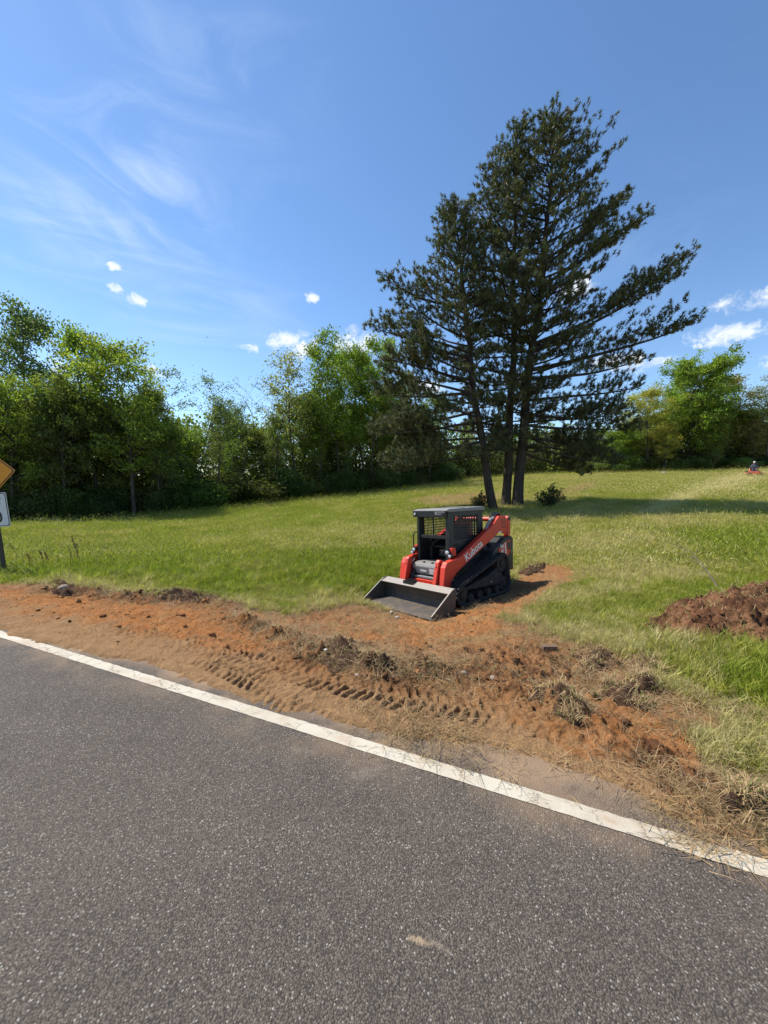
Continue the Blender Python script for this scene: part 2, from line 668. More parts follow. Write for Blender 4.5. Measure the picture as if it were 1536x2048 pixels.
DARKSOIL3 = poly_w([(1180, 1470), (1300, 1500), (1420, 1560), (1500, 1600), (1536, 1640), (1440, 1650), (1330, 1600), (1210, 1530)])
REDCLAY = poly_w([(0, 1182), (200, 1200), (420, 1225), (560, 1260), (700, 1300), (640, 1320), (480, 1300), (300, 1270), (120, 1235), (0, 1215)])
REDCLAY2 = poly_w([(700, 1240), (900, 1240), (1040, 1190), (1080, 1190), (1000, 1255), (900, 1290), (720, 1280)])
REDCLAY3 = poly_w([(1120, 1470), (1300, 1425), (1420, 1450), (1420, 1500), (1300, 1520), (1180, 1530)])
WINDROW = poly_w([(470, 1240), (560, 1272), (640, 1304), (715, 1330), (770, 1348), (850, 1350)])
WINDROW2 = poly_w([(95, 1186), (150, 1184), (260, 1196), (400, 1204), (470, 1216)])
WINDROW3 = poly_w([(1050, 1400), (1130, 1425), (1180, 1445)])
RUT_A = poly_w([(400, 1300), (470, 1318), (560, 1340), (680, 1375), (800, 1402), (950, 1430), (1110, 1462), (1190, 1480)])
RUT_B = poly_w([(370, 1312), (430, 1335), (520, 1375), (610, 1432), (690, 1470), (720, 1486)])
RUT_C = poly_w([(-60, 1205), (100, 1225), (250, 1255), (430, 1300), (560, 1335)])
RUT_D = poly_w([(-60, 1240), (100, 1258), (240, 1290), (350, 1330)])
LITTER1 = poly_w([(800, 1004), (870, 990), (1000, 985), (1000, 1016), (870, 1012)])
LITTER2 = poly_w([(1095, 1000), (1120, 978), (1190, 962), (1200, 972), (1150, 990), (1110, 1008)])
MOWN = poly_w([(1010, 1075), (1200, 1062), (1350, 1080), (1400, 1120), (1300, 1200), (1150, 1190), (1060, 1130)])
LUSH_R = poly_w([(1330, 1070), (1536, 1045), (1700, 1080), (1700, 1150), (1536, 1135), (1400, 1110)])
LUSH_R2 = poly_w([(1310, 1300), (1440, 1310), (1700, 1330), (1700, 1480), (1536, 1450), (1400, 1390)])
LUSH_L = poly_w([(540, 1110), (800, 1100), (800, 1165), (740, 1180), (640, 1190), (560, 1170)])
LUSH_L2 = poly_w([(100, 1118), (560, 1118), (560, 1182), (300, 1182), (100, 1162)])
STRIPES = [poly_w([(1340, 1010), (1420, 975), (1500, 948)]), poly_w([(1290, 1030), (1390, 985), (1460, 958)]), poly_w([(1440, 985), (1490, 962), (1525, 945)])]


def wob(X, Y, sc, amp, seed):
    return fbm(X * sc, Y * sc, 4, seed, 0.55) * amp


def masks(X, Y):
    """surface masks on the verge: bare dirt, dark soil, red clay, dry straw"""
    s_, t_ = st(X, Y)
    near = (t_ < 9) & (np.abs(s_) < 14)
    dirt = np.zeros(X.shape)
    dark, red = np.zeros(X.shape), np.zeros(X.shape)
    x, y = X[near], Y[near]
    if len(x):
        wv = wob(x, y, 2.2, 0.22, 1) + wob(x, y, 9, 0.07, 4)
        dirt[near] = sstep(poly_sd(x, y, DIRT) + wv, -0.06, 0.10)
        dk = np.maximum(np.maximum(poly_sd(x, y, DARKSOIL), poly_sd(x, y, DARKSOIL2) * 1.2), poly_sd(x, y, DARKSOIL3) * 0.8)
        dark[near] = sstep(dk + wv * 1.3, -0.12, 0.22)
        rd = np.maximum(np.maximum(poly_sd(x, y, REDCLAY), poly_sd(x, y, REDCLAY2)), poly_sd(x, y, REDCLAY3))
        red[near] = sstep(rd + wv * 1.4, -0.15, 0.22)
    return dirt, dark, red


def cover_edge(s_):
    """how far from the white line loose dirt begins, along the road"""
    k = np.array([-30, -6, -4.4, -3, -1.6, -0.4, 0.0, 0.35, 0.8, 1.25, 1.5, 1.62, 1.8, 2.4, 4, 30.])
    v = np.array([0.2, -0.04, -0.05, 0.03, 0.07, 0.07, 0.05, 0.13, 0.27, 0.24, 0.17, 0.07, 0.03, 0.01, 0.05, 0.2])
    return np.interp(s_, k, v)


LOADER_FOOT = np.array([(_Lm @ Vector(p)).xy[:] for p in ((-1.3, -0.85, 0), (0.9, -0.88, 0), (1.1, -0.97, 0), (1.80, -0.97, 0), (1.80, 0.97, 0), (1.1, 0.97, 0), (0.9, 0.88, 0), (-1.3, 0.85, 0))])
_ln = _Lm.col[2]


def g_full(X, Y):
    """terrain height with windrows, ruts, clods"""
    z = g_base(X, Y)
    s_, t_ = st(X, Y)
    dirt, dark, red = masks(X, Y)
    near = (t_ > -0.4) & (t_ < 9) & (np.abs(s_) < 14)
    dz = np.zeros(X.shape)
    x, y = X[near], Y[near]
    sn, tn = s_[near], t_[near]
    D, K, Rr = dirt[near], dark[near], red[near]
    if len(x):
        lump = fbm(x * 5, y * 5, 4, 11, 0.6)
        fine = fbm(x * 16, y * 16, 3, 21, 0.6)
        h = D * (0.024 * lump + 0.014 * fine)
        h += K * D * (0.022 * np.abs(lump) + 0.022 * np.maximum(fine, -0.1))
        for P, wd, ht, sd in ((WINDROW, 0.20, 0.10, 31), (WINDROW2, 0.20, 0.085, 33), (WINDROW3, 0.16, 0.10, 35)):
            d, arc, side = seg_d(x, y, P)
            br = 0.55 + 0.6 * pn(arc * 2.3, arc * 0 + sd, sd)
            h += np.exp(-(d / wd) ** 2) * ht * np.clip(br, 0.1, 1.3) * (1 + 0.7 * lump + 0.5 * fine)
        h = h * sstep(tn, cover_edge(sn), cover_edge(sn) + 0.5)
        # chevron lug prints of the loader's tracks
        for P, wd, pitch, dep, sk in ((RUT_A, 0.20, 0.088, 0.050, 0.30), (RUT_B, 0.13, 0.084, 0.042, -0.35)):
            d, arc, side = seg_d(x, y, P)
            side = side + 0.02 * pn(arc * 3, arc * 0, 47)
            tot = sum(math.hypot(*(P[q + 1] - P[q])) for q in range(len(P) - 1))
            inside = sstep(wd - d, -0.02, 0.04) * sstep(arc + 0.25 * pn(x * 5, y * 5, 44), 0.05, 0.55) * sstep(tot - arc + 0.25 * pn(x * 5, y * 5, 46), 0.05, 0.7)
            fade = 0.3 + 0.7 * np.clip(0.75 + 1.5 * pn(arc * 1.6, arc * 0 + side * 2, 43), 0, 1)
            wear = np.clip(1.0 + 1.0 * fbm(x * 5, y * 5, 4, 45, 0.65), 0.2, 1.35)
            pr = np.zeros_like(d)
            for (c0, hw, ph0, sg) in ((0.56 * wd, 0.40 * wd, 0.0, 1.0), (-0.42 * wd, 0.50 * wd, 0.5, -1.0)):
                ph = (arc + sg * sk * (side - c0) + 0.018 * fbm(x * 6, y * 6, 3, 41)) / pitch + ph0
                fr_ = np.abs((ph % 1.0) - 0.5)
                cell = pn(np.floor(ph) * 1.7 + 0.3, ph * 0 + c0 * 9, 49)
                pr = np.maximum(pr, sstep(0.31 - fr_, 0.0, 0.09) * sstep(hw - np.abs(side - c0), -0.008, 0.018) * np.clip(0.85 + 0.9 * cell, 0.2, 1.3))
            rim = np.exp(-((d - wd - 0.03) / 0.045) ** 2)
            h = h * (1 - 0.7 * inside) + inside * (0.012 - dep * pr * wear + 0.008 * fine) * fade + rim * 0.016 * fade
        for P, wd, pitch, dep in ((RUT_C, 0.25, 0.10, 0.016), (RUT_D, 0.22, 0.085, 0.012)):
            d, arc, side = seg_d(x, y, P)
            inside = sstep(wd - d, -0.05, 0.10)
            ph = (arc + 0.9 * side + 0.11 * fbm(x * 3, y * 3, 3, 51)) / pitch
            h = h * (1 - 0.5 * inside) + inside * dep * np.sin(ph * 2 * np.pi) * np.clip(0.25 + 1.3 * pn(x * 2.2, y * 2.2, 53) + 0.5 * fine, 0, 1.1)
        # grass sod stands a little proud of the scraped dirt
        h += (1 - D) * 0.04 * sstep(tn, 0.7, 1.3) + (1 - D) * 0.02 * lump
        # thin spread of dirt over the asphalt edge
        ce = cover_edge(sn) + 0.09 * fbm(sn * 1.7, tn * 3, 4, 61) + 0.03 * pn(sn * 14, tn * 14, 63)
        up = sstep(tn - ce, -0.05, 0.16)
        dz_n = -0.06 * (1 - up) + up * (0.022 + h)
        dz[near] = dz_n
    farm = ~near
    und = 0.06 * fbm(X * 0.35, Y * 0.35, 3, 71) * sstep(t_, 8, 14)
    dz = np.where(t_ <= -0.4, -0.06, dz)
    dz = np.where((t_ >= 9) | ((np.abs(s_) >= 14) & (t_ > -0.4)), np.where(t_ > 1, 0.04, -0.06), dz)
    out = z + dz + und
    # the loader's weight has pressed a flat bed under its tracks and bucket
    plane = LOADER_POSE['loc'][2] - (_ln[0] * (X - LOADER_POSE['loc'][0]) + _ln[1] * (Y - LOADER_POSE['loc'][1])) / _ln[2] - 0.012
    bed = sstep(poly_sd(X, Y, LOADER_FOOT), -0.22, 0.0)
    return out * (1 - bed) + plane * bed


def tone(X, Y):
    """how the field grass varies: dryness, length"""
    s_, t_ = st(X, Y)
    r = np.hypot(X, Y)
    ang = np.arctan2(X, Y)
    n1 = fbm(X * 0.5, Y * 0.5, 4, 81, 0.6)
    n2 = fbm(X * 1.9, Y * 1.9, 3, 85, 0.6)
    n0 = fbm(X * 0.13, Y * 0.13, 2, 88, 0.5)
    right = sstep(ang, 0.02, 0.28)
    dry = 0.36 + 0.48 * n1 + 0.52 * n2 + 0.30 * n0 + 0.20 * right
    # a pale belt where the loader turned, in the middle of the left field
    dry += 0.35 * np.exp(-((Y - 16 - 0.15 * X) / 3.0) ** 2) * sstep(X, -8, 0)
    dry += 0.55 * sstep(poly_sd(X, Y, MOWN) + n1 * 0.8, -0.6, 1.0)
    lush = np.maximum(np.maximum(sstep(poly_sd(X, Y, LUSH_R) + n1, -0.5, 0.8), sstep(poly_sd(X, Y, LUSH_R2) + 0.3 * n1, -0.2, 0.3)),
                      np.maximum(sstep(poly_sd(X, Y, LUSH_L) + 0.6 * n1, -0.4, 0.6), 0.6 * sstep(poly_sd(X, Y, LUSH_L2) + 1.2 * n2, -0.4, 0.6)))
    dry -= 0.45 * lush
    # trampled, dried fringe next to the scraped dirt
    dp = -poly_sd(X, Y, DIRT)
    fr = sstep(-dp + 0.5 * n1, -0.75, -0.05)
    dry += 0.75 * fr * np.where(lush > 0.5, 0.5, 1.0)
    length = 0.55 + 0.35 * lush + 0.22 * n1 - 0.3 * fr
    dry = np.clip(dry, 0, 1)
    for P in STRIPES:
        d, a, sd = seg_d(X, Y, P)
        dry = np.maximum(dry, 1.6 * np.exp(-(d / (0.45 + 0.012 * r)) ** 2))
    return np.clip(dry, 0, 1.6), np.clip(length, 0.2, 1.1), lush


# terrain sheet: fan of rings about the viewpoint, fine near the verge, out to the horizon
ang = np.concatenate([np.arange(-57, 57.01, 0.16), np.arange(60, 303, 3.0)])
rad = np.concatenate([np.array([0.3, 0.7, 1.0]), np.geomspace(1.25, 1.78, 30), np.geomspace(1.8, 4.8, 265), np.geomspace(4.83, 9.2, 105), np.geomspace(9.4, 80, 95), np.geomspace(86, 900, 20)])
AA, RR = np.meshgrid(np.radians(ang), rad)
GX, GY = RR * np.sin(AA), RR * np.cos(AA)
GZ = g_full(GX, GY)
LITTER_SD = np.maximum(poly_sd(GX, GY, LITTER1), poly_sd(GX, GY, LITTER2) * 0.8)


def mix3(a, b, f):
    return a * (1 - f[..., None]) + b * f[..., None]


dirt, dark, red = masks(GX, GY)
dry, length, lush = tone(GX, GY)
S_, T_ = st(GX, GY)
sand = np.array([0.375, 0.218, 0.104])
clay = np.array([0.45, 0.180, 0.056])
soil = np.array([0.118, 0.057, 0.028])
thatch = np.array([0.31, 0.240, 0.105])
green = np.array([0.175, 0.180, 0.036])
n_a = fbm(GX * 1.3, GY * 1.3, 4, 91)
n_b = fbm(GX * 6.5, GY * 6.5, 3, 95)
c_d = np.broadcast_to(sand, GX.shape + (3,)).copy()
brown = np.array([0.315, 0.138, 0.052])
c_d = mix3(c_d, brown, sstep(T_ + 0.3 * n_a, 0.35, 1.2) * 0.75)
c_d = mix3(c_d, clay, np.clip(red * (0.75 + 0.5 * n_b), 0, 1))
c_d = mix3(c_d, soil, np.clip(dark * (0.55 + 1.1 * n_b + 0.6 * n_a), 0, 0.92))
for P, wd in ((WINDROW, 0.26), (WINDROW2, 0.24)):
    d, a, sd = seg_d(GX, GY, P)
    c_d = mix3(c_d, soil * 1.1, np.exp(-(d / wd) ** 2) * np.clip(0.5 + 0.8 * n_b, 0, 0.85))
c_d = mix3(c_d, thatch * 1.05, np.clip(sstep(n_a + 0.6 * n_b, 0.25, 0.7) * sstep(T_, 0.8, 1.8), 0, 1) * 0.45)
c_g = mix3(np.broadcast_to(green, GX.shape + (3,)), thatch, np.clip(dry * 0.9 + 0.1, 0, 1))
c_g = mix3(c_g, soil * 1.4, sstep(n_b, 0.3, 0.7) * 0.25)
c_g = mix3(c_g, np.array([0.26, 0.15, 0.075]), sstep(LITTER_SD + n_a * 0.8, -0.5, 0.7) * 0.85)
C_ter = mix3(c_g, c_d, dirt)
nr, na = GX.shape
V = np.stack([GX, GY, GZ], -1).reshape(-1, 3)
ii = np.arange(nr - 1)[:, None] * na
jj = np.arange(na)[None, :]
j2 = (jj + 1) % na
F = np.stack([ii + jj, ii + na + jj, ii + na + j2, ii + j2], -1).reshape(-1, 4)
me = mk_mesh('ground', V, [F], True, C_ter.reshape(-1, 3))
del AA, RR, V, F

m_ground, t = mat_new('ground')
at_ = t.n('ShaderNodeAttribute', attribute_name='tint')
geo = t.n('ShaderNodeNewGeometry')
n1 = t.noise(geo.outputs['Position'], 9.0, 5.0, 0.65)
n2 = t.noise(geo.outputs['Position'], 55.0, 4.0, 0.7)
n3 = t.noise(geo.outputs['Position'], 1.2, 3.0, 0.5)
n4 = t.noise(geo.outputs['Position'], 120.0, 3.0, 0.7)
f_ = t.math('ADD', t.math('MULTIPLY', n1, 1.0), t.math('ADD', t.math('MULTIPLY', n2, 1.2), t.math('MULTIPLY', n4, 0.8)))
f_ = t.math('MULTIPLY', t.math('SUBTRACT', f_, 0.48), 0.82)
c_ = t.n('ShaderNodeVectorMath', operation='SCALE')
t.put(c_.inputs[0], at_.outputs['Color'])
t.put(c_.inputs['Scale'], f_)
cc = t.mix(t.math('MULTIPLY', t.ss(n3, 0.5, 0.75), 0.18), c_.outputs[0], (0.29, 0.19, 0.09))
b_ = t.n('ShaderNodeBsdfPrincipled', i_Base_Color=cc)
b_.inputs['Roughness'].default_value = 0.95
b_.inputs['Specular IOR Level'].default_value = 0.1
bp_ = t.n('ShaderNodeBump', i_Height=t.math('ADD', t.math('MULTIPLY', n1, 1.0), t.math('ADD', t.math('MULTIPLY', n2, 0.8), t.math('MULTIPLY', n4, 0.35))))
bp_.inputs['Strength'].default_value = 0.9
bp_.inputs['Distance'].default_value = 0.042
t.put(b_.inputs['Normal'], bp_.outputs[0])
t.n('ShaderNodeOutputMaterial', i_Surface=b_.outputs[0])
ground = tag(add_obj('ground', me, m_ground), kind='structure')

# ------------------------------------------------------------------ road
m_road, t = mat_new('asphalt')
geo = t.n('ShaderNodeNewGeometry')
pos = geo.outputs['Position']
vo = t.n('ShaderNodeTexVoronoi', feature='F1', i_Vector=pos)
vo.inputs['Scale'].default_value = 150.0
vo2 = t.n('ShaderNodeTexVoronoi', feature='F1', i_Vector=pos)
vo2.inputs['Scale'].default_value = 80.0
sepc = t.n('ShaderNodeSeparateColor', i_0=vo.outputs['Color'])
sepc2 = t.n('ShaderNodeSeparateColor', i_0=vo2.outputs['Color'])
stone = t.ramp(sepc.outputs[0], [(0.0, (0.066, 0.054, 0.043)), (0.45, (0.125, 0.098, 0.075)), (0.8, (0.160, 0.129, 0.100)), (0.97, (0.22, 0.178, 0.137)), (0.99, (0.38, 0.35, 0.30))])
gap = t.ss(vo.outputs['Distance'], 0.35, 0.75)
c0 = t.mix(t.math('MULTIPLY', gap, 0.7), stone, (0.034, 0.030, 0.027))
chip = t.math('MULTIPLY', t.math('GREATER_THAN', sepc2.outputs[1], 0.955), t.ss(vo2.outputs['Distance'], 0.42, 0.30))
c0 = t.mix(t.math('MULTIPLY', chip, 0.6), c0, (0.36, 0.33, 0.28))
nl = t.noise(pos, 0.55, 4.0, 0.55)
nm = t.noise(pos, 3.0, 4.0, 0.6)
lane = t.n('ShaderNodeMapping', i_Vector=pos)
lane.inputs['Rotation'].default_value = (0, 0, math.atan2(-ROAD_D[1], ROAD_D[0]))
lane.inputs['Scale'].default_value = (0.12, 1.5, 1)
nw = t.noise(lane.outputs[0], 1.0, 3.0, 0.5)
tonef = t.math('ADD', 0.35, t.math('ADD', t.math('MULTIPLY', nl, 0.32), t.math('ADD', t.math('MULTIPLY', nm, 0.24), t.math('MULTIPLY', nw, 0.42))))
sc_ = t.n('ShaderNodeVectorMath', operation='SCALE')
t.put(sc_.inputs[0], c0)
t.put(sc_.inputs['Scale'], tonef)
# distance from the edge line, for the dust tracked onto the lane
dotn = t.n('ShaderNodeVectorMath', operation='DOT_PRODUCT')
t.put(dotn.inputs[0], pos)
dotn.inputs[1].default_value = (ROAD_N[0], ROAD_N[1], 0)
tt = t.math('SUBTRACT', dotn.outputs['Value'], float(ROAD_P0[1] * ROAD_N[1]))
dots = t.n('ShaderNodeVectorMath', operation='DOT_PRODUCT')
t.put(dots.inputs[0], pos)
dots.inputs[1].default_value = (ROAD_D[0], ROAD_D[1], 0)
ssn = t.math('SUBTRACT', dots.outputs['Value'], float(ROAD_P0[1] * ROAD_D[1]))
d_n = t.noise(pos, 5.0, 5.0, 0.65, 0.5)
d_band = t.ss(t.math('ADD', tt, t.math('MULTIPLY', t.math('SUBTRACT', d_n, 0.5), 0.5)), -0.42, 0.10)
d_band = t.math('MULTIPLY', d_band, t.ss(t.noise(pos, 1.6, 3.0, 0.6), 0.40, 0.62))
d_sh = t.ss(t.math('ADD', tt, t.math('MULTIPLY', t.math('SUBTRACT', d_n, 0.5), 0.35)), 0.0, 0.35)
dust = t.math('ADD', t.math('MULTIPLY', d_band, 0.55), t.math('MULTIPLY', d_sh, 0.85), clamp=True)
c1_ = t.mix(dust, sc_.outputs[0], (0.27, 0.180, 0.108))


def spot(tr, pos_, x, y, rx, ry, rotz):
    """soft elongated mark on a surface"""
    mp_ = tr.n('ShaderNodeMapping', i_Vector=pos_, vector_type='TEXTURE')
    mp_.inputs['Location'].default_value = (x, y, 0)
    mp_.inputs['Rotation'].default_value = (0, 0, rotz)
    mp_.inputs['Scale'].default_value = (rx, ry, 1)
    s3 = tr.n('ShaderNodeSeparateXYZ', i_0=mp_.outputs[0])
    r2_ = tr.math('ADD', tr.math('MULTIPLY', s3.outputs[0], s3.outputs[0]), tr.math('MULTIPLY', s3.outputs[1], s3.outputs[1]))
    return tr.ss(tr.math('ADD', r2_, tr.math('MULTIPLY', tr.math('SUBTRACT', tr.noise(pos_, 28, 5, 0.75), 0.5), 4.5)), 1.3, -0.6)


for (px_, py_, rx_, ry_, rot_, cl_, am_) in [(838, 1884, 0.055, 0.016, -0.3, (0.40, 0.29, 0.18), 0.8), (880, 1895, 0.06, 0.012, -0.5, (0.34, 0.27, 0.19), 0.5),
                                             (735, 1545, 0.16, 0.05, 0.4, (0.27, 0.215, 0.165), 0.35), (600, 1500, 0.14, 0.03, -0.3, (0.26, 0.205, 0.155), 0.3)]:
    a__, d__ = ray(px_, py_)
    D__ = CAM_H / d__
    sp = spot(t, pos, a__ * D__, D__, rx_, ry_, rot_)
    c1_ = t.mix(t.math('MULTIPLY', sp, am_), c1_, cl_)
b_ = t.n('ShaderNodeBsdfPrincipled', i_Base_Color=c1_)
b_.inputs['Roughness'].default_value = 0.82
b_.inputs['Specular IOR Level'].default_value = 0.35
hgt = t.math('ADD', t.math('MULTIPLY', vo.outputs['Distance'], -1.0), t.math('MULTIPLY', sepc.outputs[1], 0.5))
bp_ = t.n('ShaderNodeBump', i_Height=hgt)
bp_.inputs['Strength'].default_value = 0.75
bp_.inputs['Distance'].default_value = 0.006
t.put(b_.inputs['Normal'], bp_.outputs[0])
t.n('ShaderNodeOutputMaterial', i_Surface=b_.outputs[0])

s_ax = np.concatenate([np.linspace(-400, -10, 60), np.linspace(-9.9, 6, 320), np.linspace(7, 300, 40)])
edge = 0.48 + 0.07 * fbm(s_ax * 0.9, s_ax * 0, 4, 101) + 0.02 * pn(s_ax * 9, s_ax * 0, 103)
rows = [(-6.6, 0.0), (-3.2, 0.045), (-0.6, 0.004), (0.2, 0.0)]
Vr = []
for t_, z_ in rows:
    x_, y_ = from_st(s_ax, np.full_like(s_ax, t_))
    Vr.append(np.stack([x_, y_, np.full_like(s_ax, z_ - 0.004)], -1))
x_, y_ = from_st(s_ax, edge)
Vr.append(np.stack([x_, y_, np.full_like(s_ax, -0.006)], -1))
Vr.append(np.stack([x_, y_, np.full_like(s_ax, -0.12)], -1))
Vr = np.stack(Vr, 0)
nt_, ns_ = Vr.shape[:2]
ii = np.arange(nt_ - 1)[:, None] * ns_
jj = np.arange(ns_ - 1)[None, :]
F = np.stack([ii + jj, ii + jj + 1, ii + ns_ + jj + 1, ii + ns_ + jj], -1).reshape(-1, 4)
road = tag(add_obj('road', mk_mesh('road', Vr.reshape(-1, 3), [F], True), m_road), kind='structure')

# white edge line: a thin coat of paint 4 mm above the asphalt, its edges slightly ragged
m_line, t = mat_new('road_paint')
geo = t.n('ShaderNodeNewGeometry')
pos = geo.outputs['Position']
vor = t.n('ShaderNodeTexVoronoi', feature='DISTANCE_TO_EDGE', i_Vector=t.n('ShaderNodeVectorMath', operation='ADD', i_0=pos, i_1=t.n('ShaderNodeVectorMath', operation='SCALE', i_0=t.n('ShaderNodeTexNoise', i_Scale=9.0).outputs['Color'], i_Scale=0.05).outputs[0]).outputs[0])
vor.inputs['Scale'].default_value = 5.5
crack = t.ss(vor.outputs['Distance'], 0.014, 0.003)
crack = t.math('MULTIPLY', crack, t.ss(t.noise(pos, 3.0, 2, 0.5), 0.42, 0.55))
wear = t.ss(t.noise(pos, 70.0, 4.0, 0.7), 0.60, 0.74)
dn_ = t.ss(t.noise(pos, 2.4, 5.0, 0.65), 0.42, 0.75)
c_ = t.mix(t.math('MULTIPLY', dn_, 0.75), (0.46, 0.41, 0.32), (0.31, 0.23, 0.145))
c_ = t.mix(t.math('MULTIPLY', wear, 0.5), c_, (0.20, 0.17, 0.13))
bald = t.math('MULTIPLY', t.ss(t.noise(pos, 26.0, 5.0, 0.72), 0.55, 0.64), t.ss(t.noise(pos, 1.7, 2.0, 0.5), 0.42, 0.62))
c_ = t.mix(t.math('MULTIPLY', bald, 0.75), c_, (0.115, 0.095, 0.075))
c_ = t.mix(t.math('MULTIPLY', crack, 0.65), c_, (0.13, 0.10, 0.075))
for (px_, py_, rx_, ry_) in [(1215, 1640, 0.05, 0.03), (300, 1362, 0.3, 0.05), (690, 1480, 0.12, 0.05), (60, 1292, 0.5, 0.06)]:
    a__, d__ = ray(px_, py_)
    D__ = CAM_H / d__
    c_ = t.mix(t.math('MULTIPLY', spot(t, pos, a__ * D__, D__, rx_, ry_, -0.39), 0.6), c_, (0.36, 0.25, 0.16))
b_ = t.n('ShaderNodeBsdfPrincipled', i_Base_Color=c_)
b_.inputs['Roughness'].default_value = 0.8
bp_ = t.n('ShaderNodeBump', i_Height=t.math('SUBTRACT', t.noise(pos, 90.0, 3.0, 0.6), t.math('MULTIPLY', crack, 2.0)))
bp_.inputs['Strength'].default_value = 0.6
bp_.inputs['Distance'].default_value = 0.004
t.put(b_.inputs['Normal'], bp_.outputs[0])
t.n('ShaderNodeOutputMaterial', i_Surface=b_.outputs[0])
s_l = np.concatenate([np.linspace(-400, -10, 40), np.linspace(-9.98, 5, 1200), np.linspace(6, 300, 40)])
e0_ = -0.053 + 0.0025 * fbm(s_l * 14, s_l * 0, 3, 111)
e1_ = 0.053 + 0.0045 * fbm(s_l * 14, s_l * 0, 4, 113)
x0_, y0_ = from_st(s_l, e0_)
x1_, y1_ = from_st(s_l, e1_)
z0_ = np.interp(e0_, [-0.6, 0.2], [0.0, -0.004]) + 0.004
z1_ = np.interp(e1_, [-0.6, 0.2], [0.0, -0.004]) + 0.004
n_ = len(s_l)
Vl = np.concatenate([np.stack([x0_, y0_, z0_], -1), np.stack([x1_, y1_, z1_], -1)])
j = np.arange(n_ - 1)
F = np.stack([j, j + 1, n_ + j + 1, n_ + j], -1)
line = add_obj('edge_line', mk_mesh('edge_line', Vl, [F]), m_line)
tag(line, kind='structure')

# ------------------------------------------------------------------ grass and straw (uncountable): tufts scattered on the ground
m_grass = mat_leaf('grass_blades', trans=0.38, use_inst=True)


def tuft_mesh(name, n, h0, h1, spread, width, bend, seed, seg=2, flat=0.0):
    r = np.random.default_rng(seed)
    S = Soup()
    for k in range(n):
        a = r.uniform(0, 2 * np.pi)
        h = r.uniform(h0, h1)
        b = np.array([r.normal(0, spread), r.normal(0, spread), 0])
        dirv = np.array([math.cos(a), math.sin(a), 0])
        sidev = np.array([-math.sin(a + r.normal(0, .6)), math.cos(a), 0]) * width * r.uniform(0.7, 1.3)
        q = r.uniform(0.2, 1.0) * bend
        pts = []
        for i in range(seg + 1):
            u = i / seg
            lean = q * u * u + flat * u
            up = u * (1 - 0.35 * q * u) * (1 - 0.85 * flat)
            pts.append(b + dirv * (lean * h) + np.array([0, 0, up * h]) - np.array([0, 0, 0.01]))
        Vv, Qq = [], []
        for i, p in enumerate(pts[:-1]):
            wv = 1 - 0.55 * i / seg
            Vv += [p - sidev * wv, p + sidev * wv]
        Vv.append(pts[-1])
        for i in range(seg - 1):
            Qq.append((2 * i, 2 * i + 1, 2 * i + 3, 2 * i + 2))
        m = 2 * (seg - 1)
        S.add(np.array(Vv), Qq, [(m, m + 1, m + 2)])
    me_ = S.mesh(name)
    me_.materials.append(m_grass)
    return me_


def scatter(name, tuft, X, Y, Z, scl, cols, label_kind='stuff', tiltamt=0.25, seed=0):
    """one uncountable object: the tuft mesh repeated on points"""
    r = np.random.default_rng(seed)
    n = len(X)
    me_ = bpy.data.meshes.new(name)
    me_.vertices.add(n)
    me_.vertices.foreach_set('co', np.stack([X, Y, Z], -1).astype(np.float32).ravel())
    a = me_.attributes.new('scl', 'FLOAT', 'POINT')
    a.data.foreach_set('value', scl.astype(np.float32))
    a = me_.attributes.new('rot', 'FLOAT_VECTOR', 'POINT')
    rot = np.stack([r.normal(0, tiltamt, n), r.normal(0, tiltamt, n), r.uniform(0, 6.283, n)], -1)
    a.data.foreach_set('vector', rot.astype(np.float32).ravel())
    a = me_.attributes.new('tint', 'FLOAT_COLOR', 'POINT')
    c4 = np.ones((n, 4), np.float32)
    c4[:, :3] = cols
    a.data.foreach_set('color', c4.ravel())
    o = add_obj(name, me_)
    src = bpy.data.objects.new(name + '_tuft', tuft)
    ng = bpy.data.node_groups.new(name + '_scatter', 'GeometryNodeTree')
    ng.interface.new_socket('Geometry', in_out='INPUT', socket_type='NodeSocketGeometry')
    ng.interface.new_socket('Geometry', in_out='OUTPUT', socket_type='NodeSocketGeometry')
    gi = ng.nodes.new('NodeGroupInput')
    go = ng.nodes.new('NodeGroupOutput')
    oi = ng.nodes.new('GeometryNodeObjectInfo')
    oi.inputs['Object'].default_value = src
    ip = ng.nodes.new('GeometryNodeInstanceOnPoints')
    na_ = ng.nodes.new('GeometryNodeInputNamedAttribute')
    na_.data_type = 'FLOAT'
    na_.inputs['Name'].default_value = 'scl'
    nb_ = ng.nodes.new('GeometryNodeInputNamedAttribute')
    nb_.data_type = 'FLOAT_VECTOR'
    nb_.inputs['Name'].default_value = 'rot'
    L = ng.links.new
    L(gi.outputs[0], ip.inputs['Points'])
    L(oi.outputs['Geometry'], ip.inputs['Instance'])
    L(nb_.outputs['Attribute'], ip.inputs['Rotation'])
    L(na_.outputs['Attribute'], ip.inputs['Scale'])
    L(ip.outputs[0], go.inputs[0])
    md = o.modifiers.new('scatter', 'NODES')
    md.node_group = ng
    tag(o, kind=label_kind)
    return o


def ring_points(n, r0, r1, power, half=50, seed=0):
    r = np.random.default_rng(seed)
    u = r.uniform(0, 1, n)
    if power == 1:
        rr = r0 * (r1 / r0) ** u
    else:
        k = 1 - power + 1
        rr = (r0 ** k + u * (r1 ** k - r0 ** k)) ** (1 / k)
    a = np.radians(r.uniform(-half, half, n))
    return rr * np.sin(a), rr * np.cos(a)


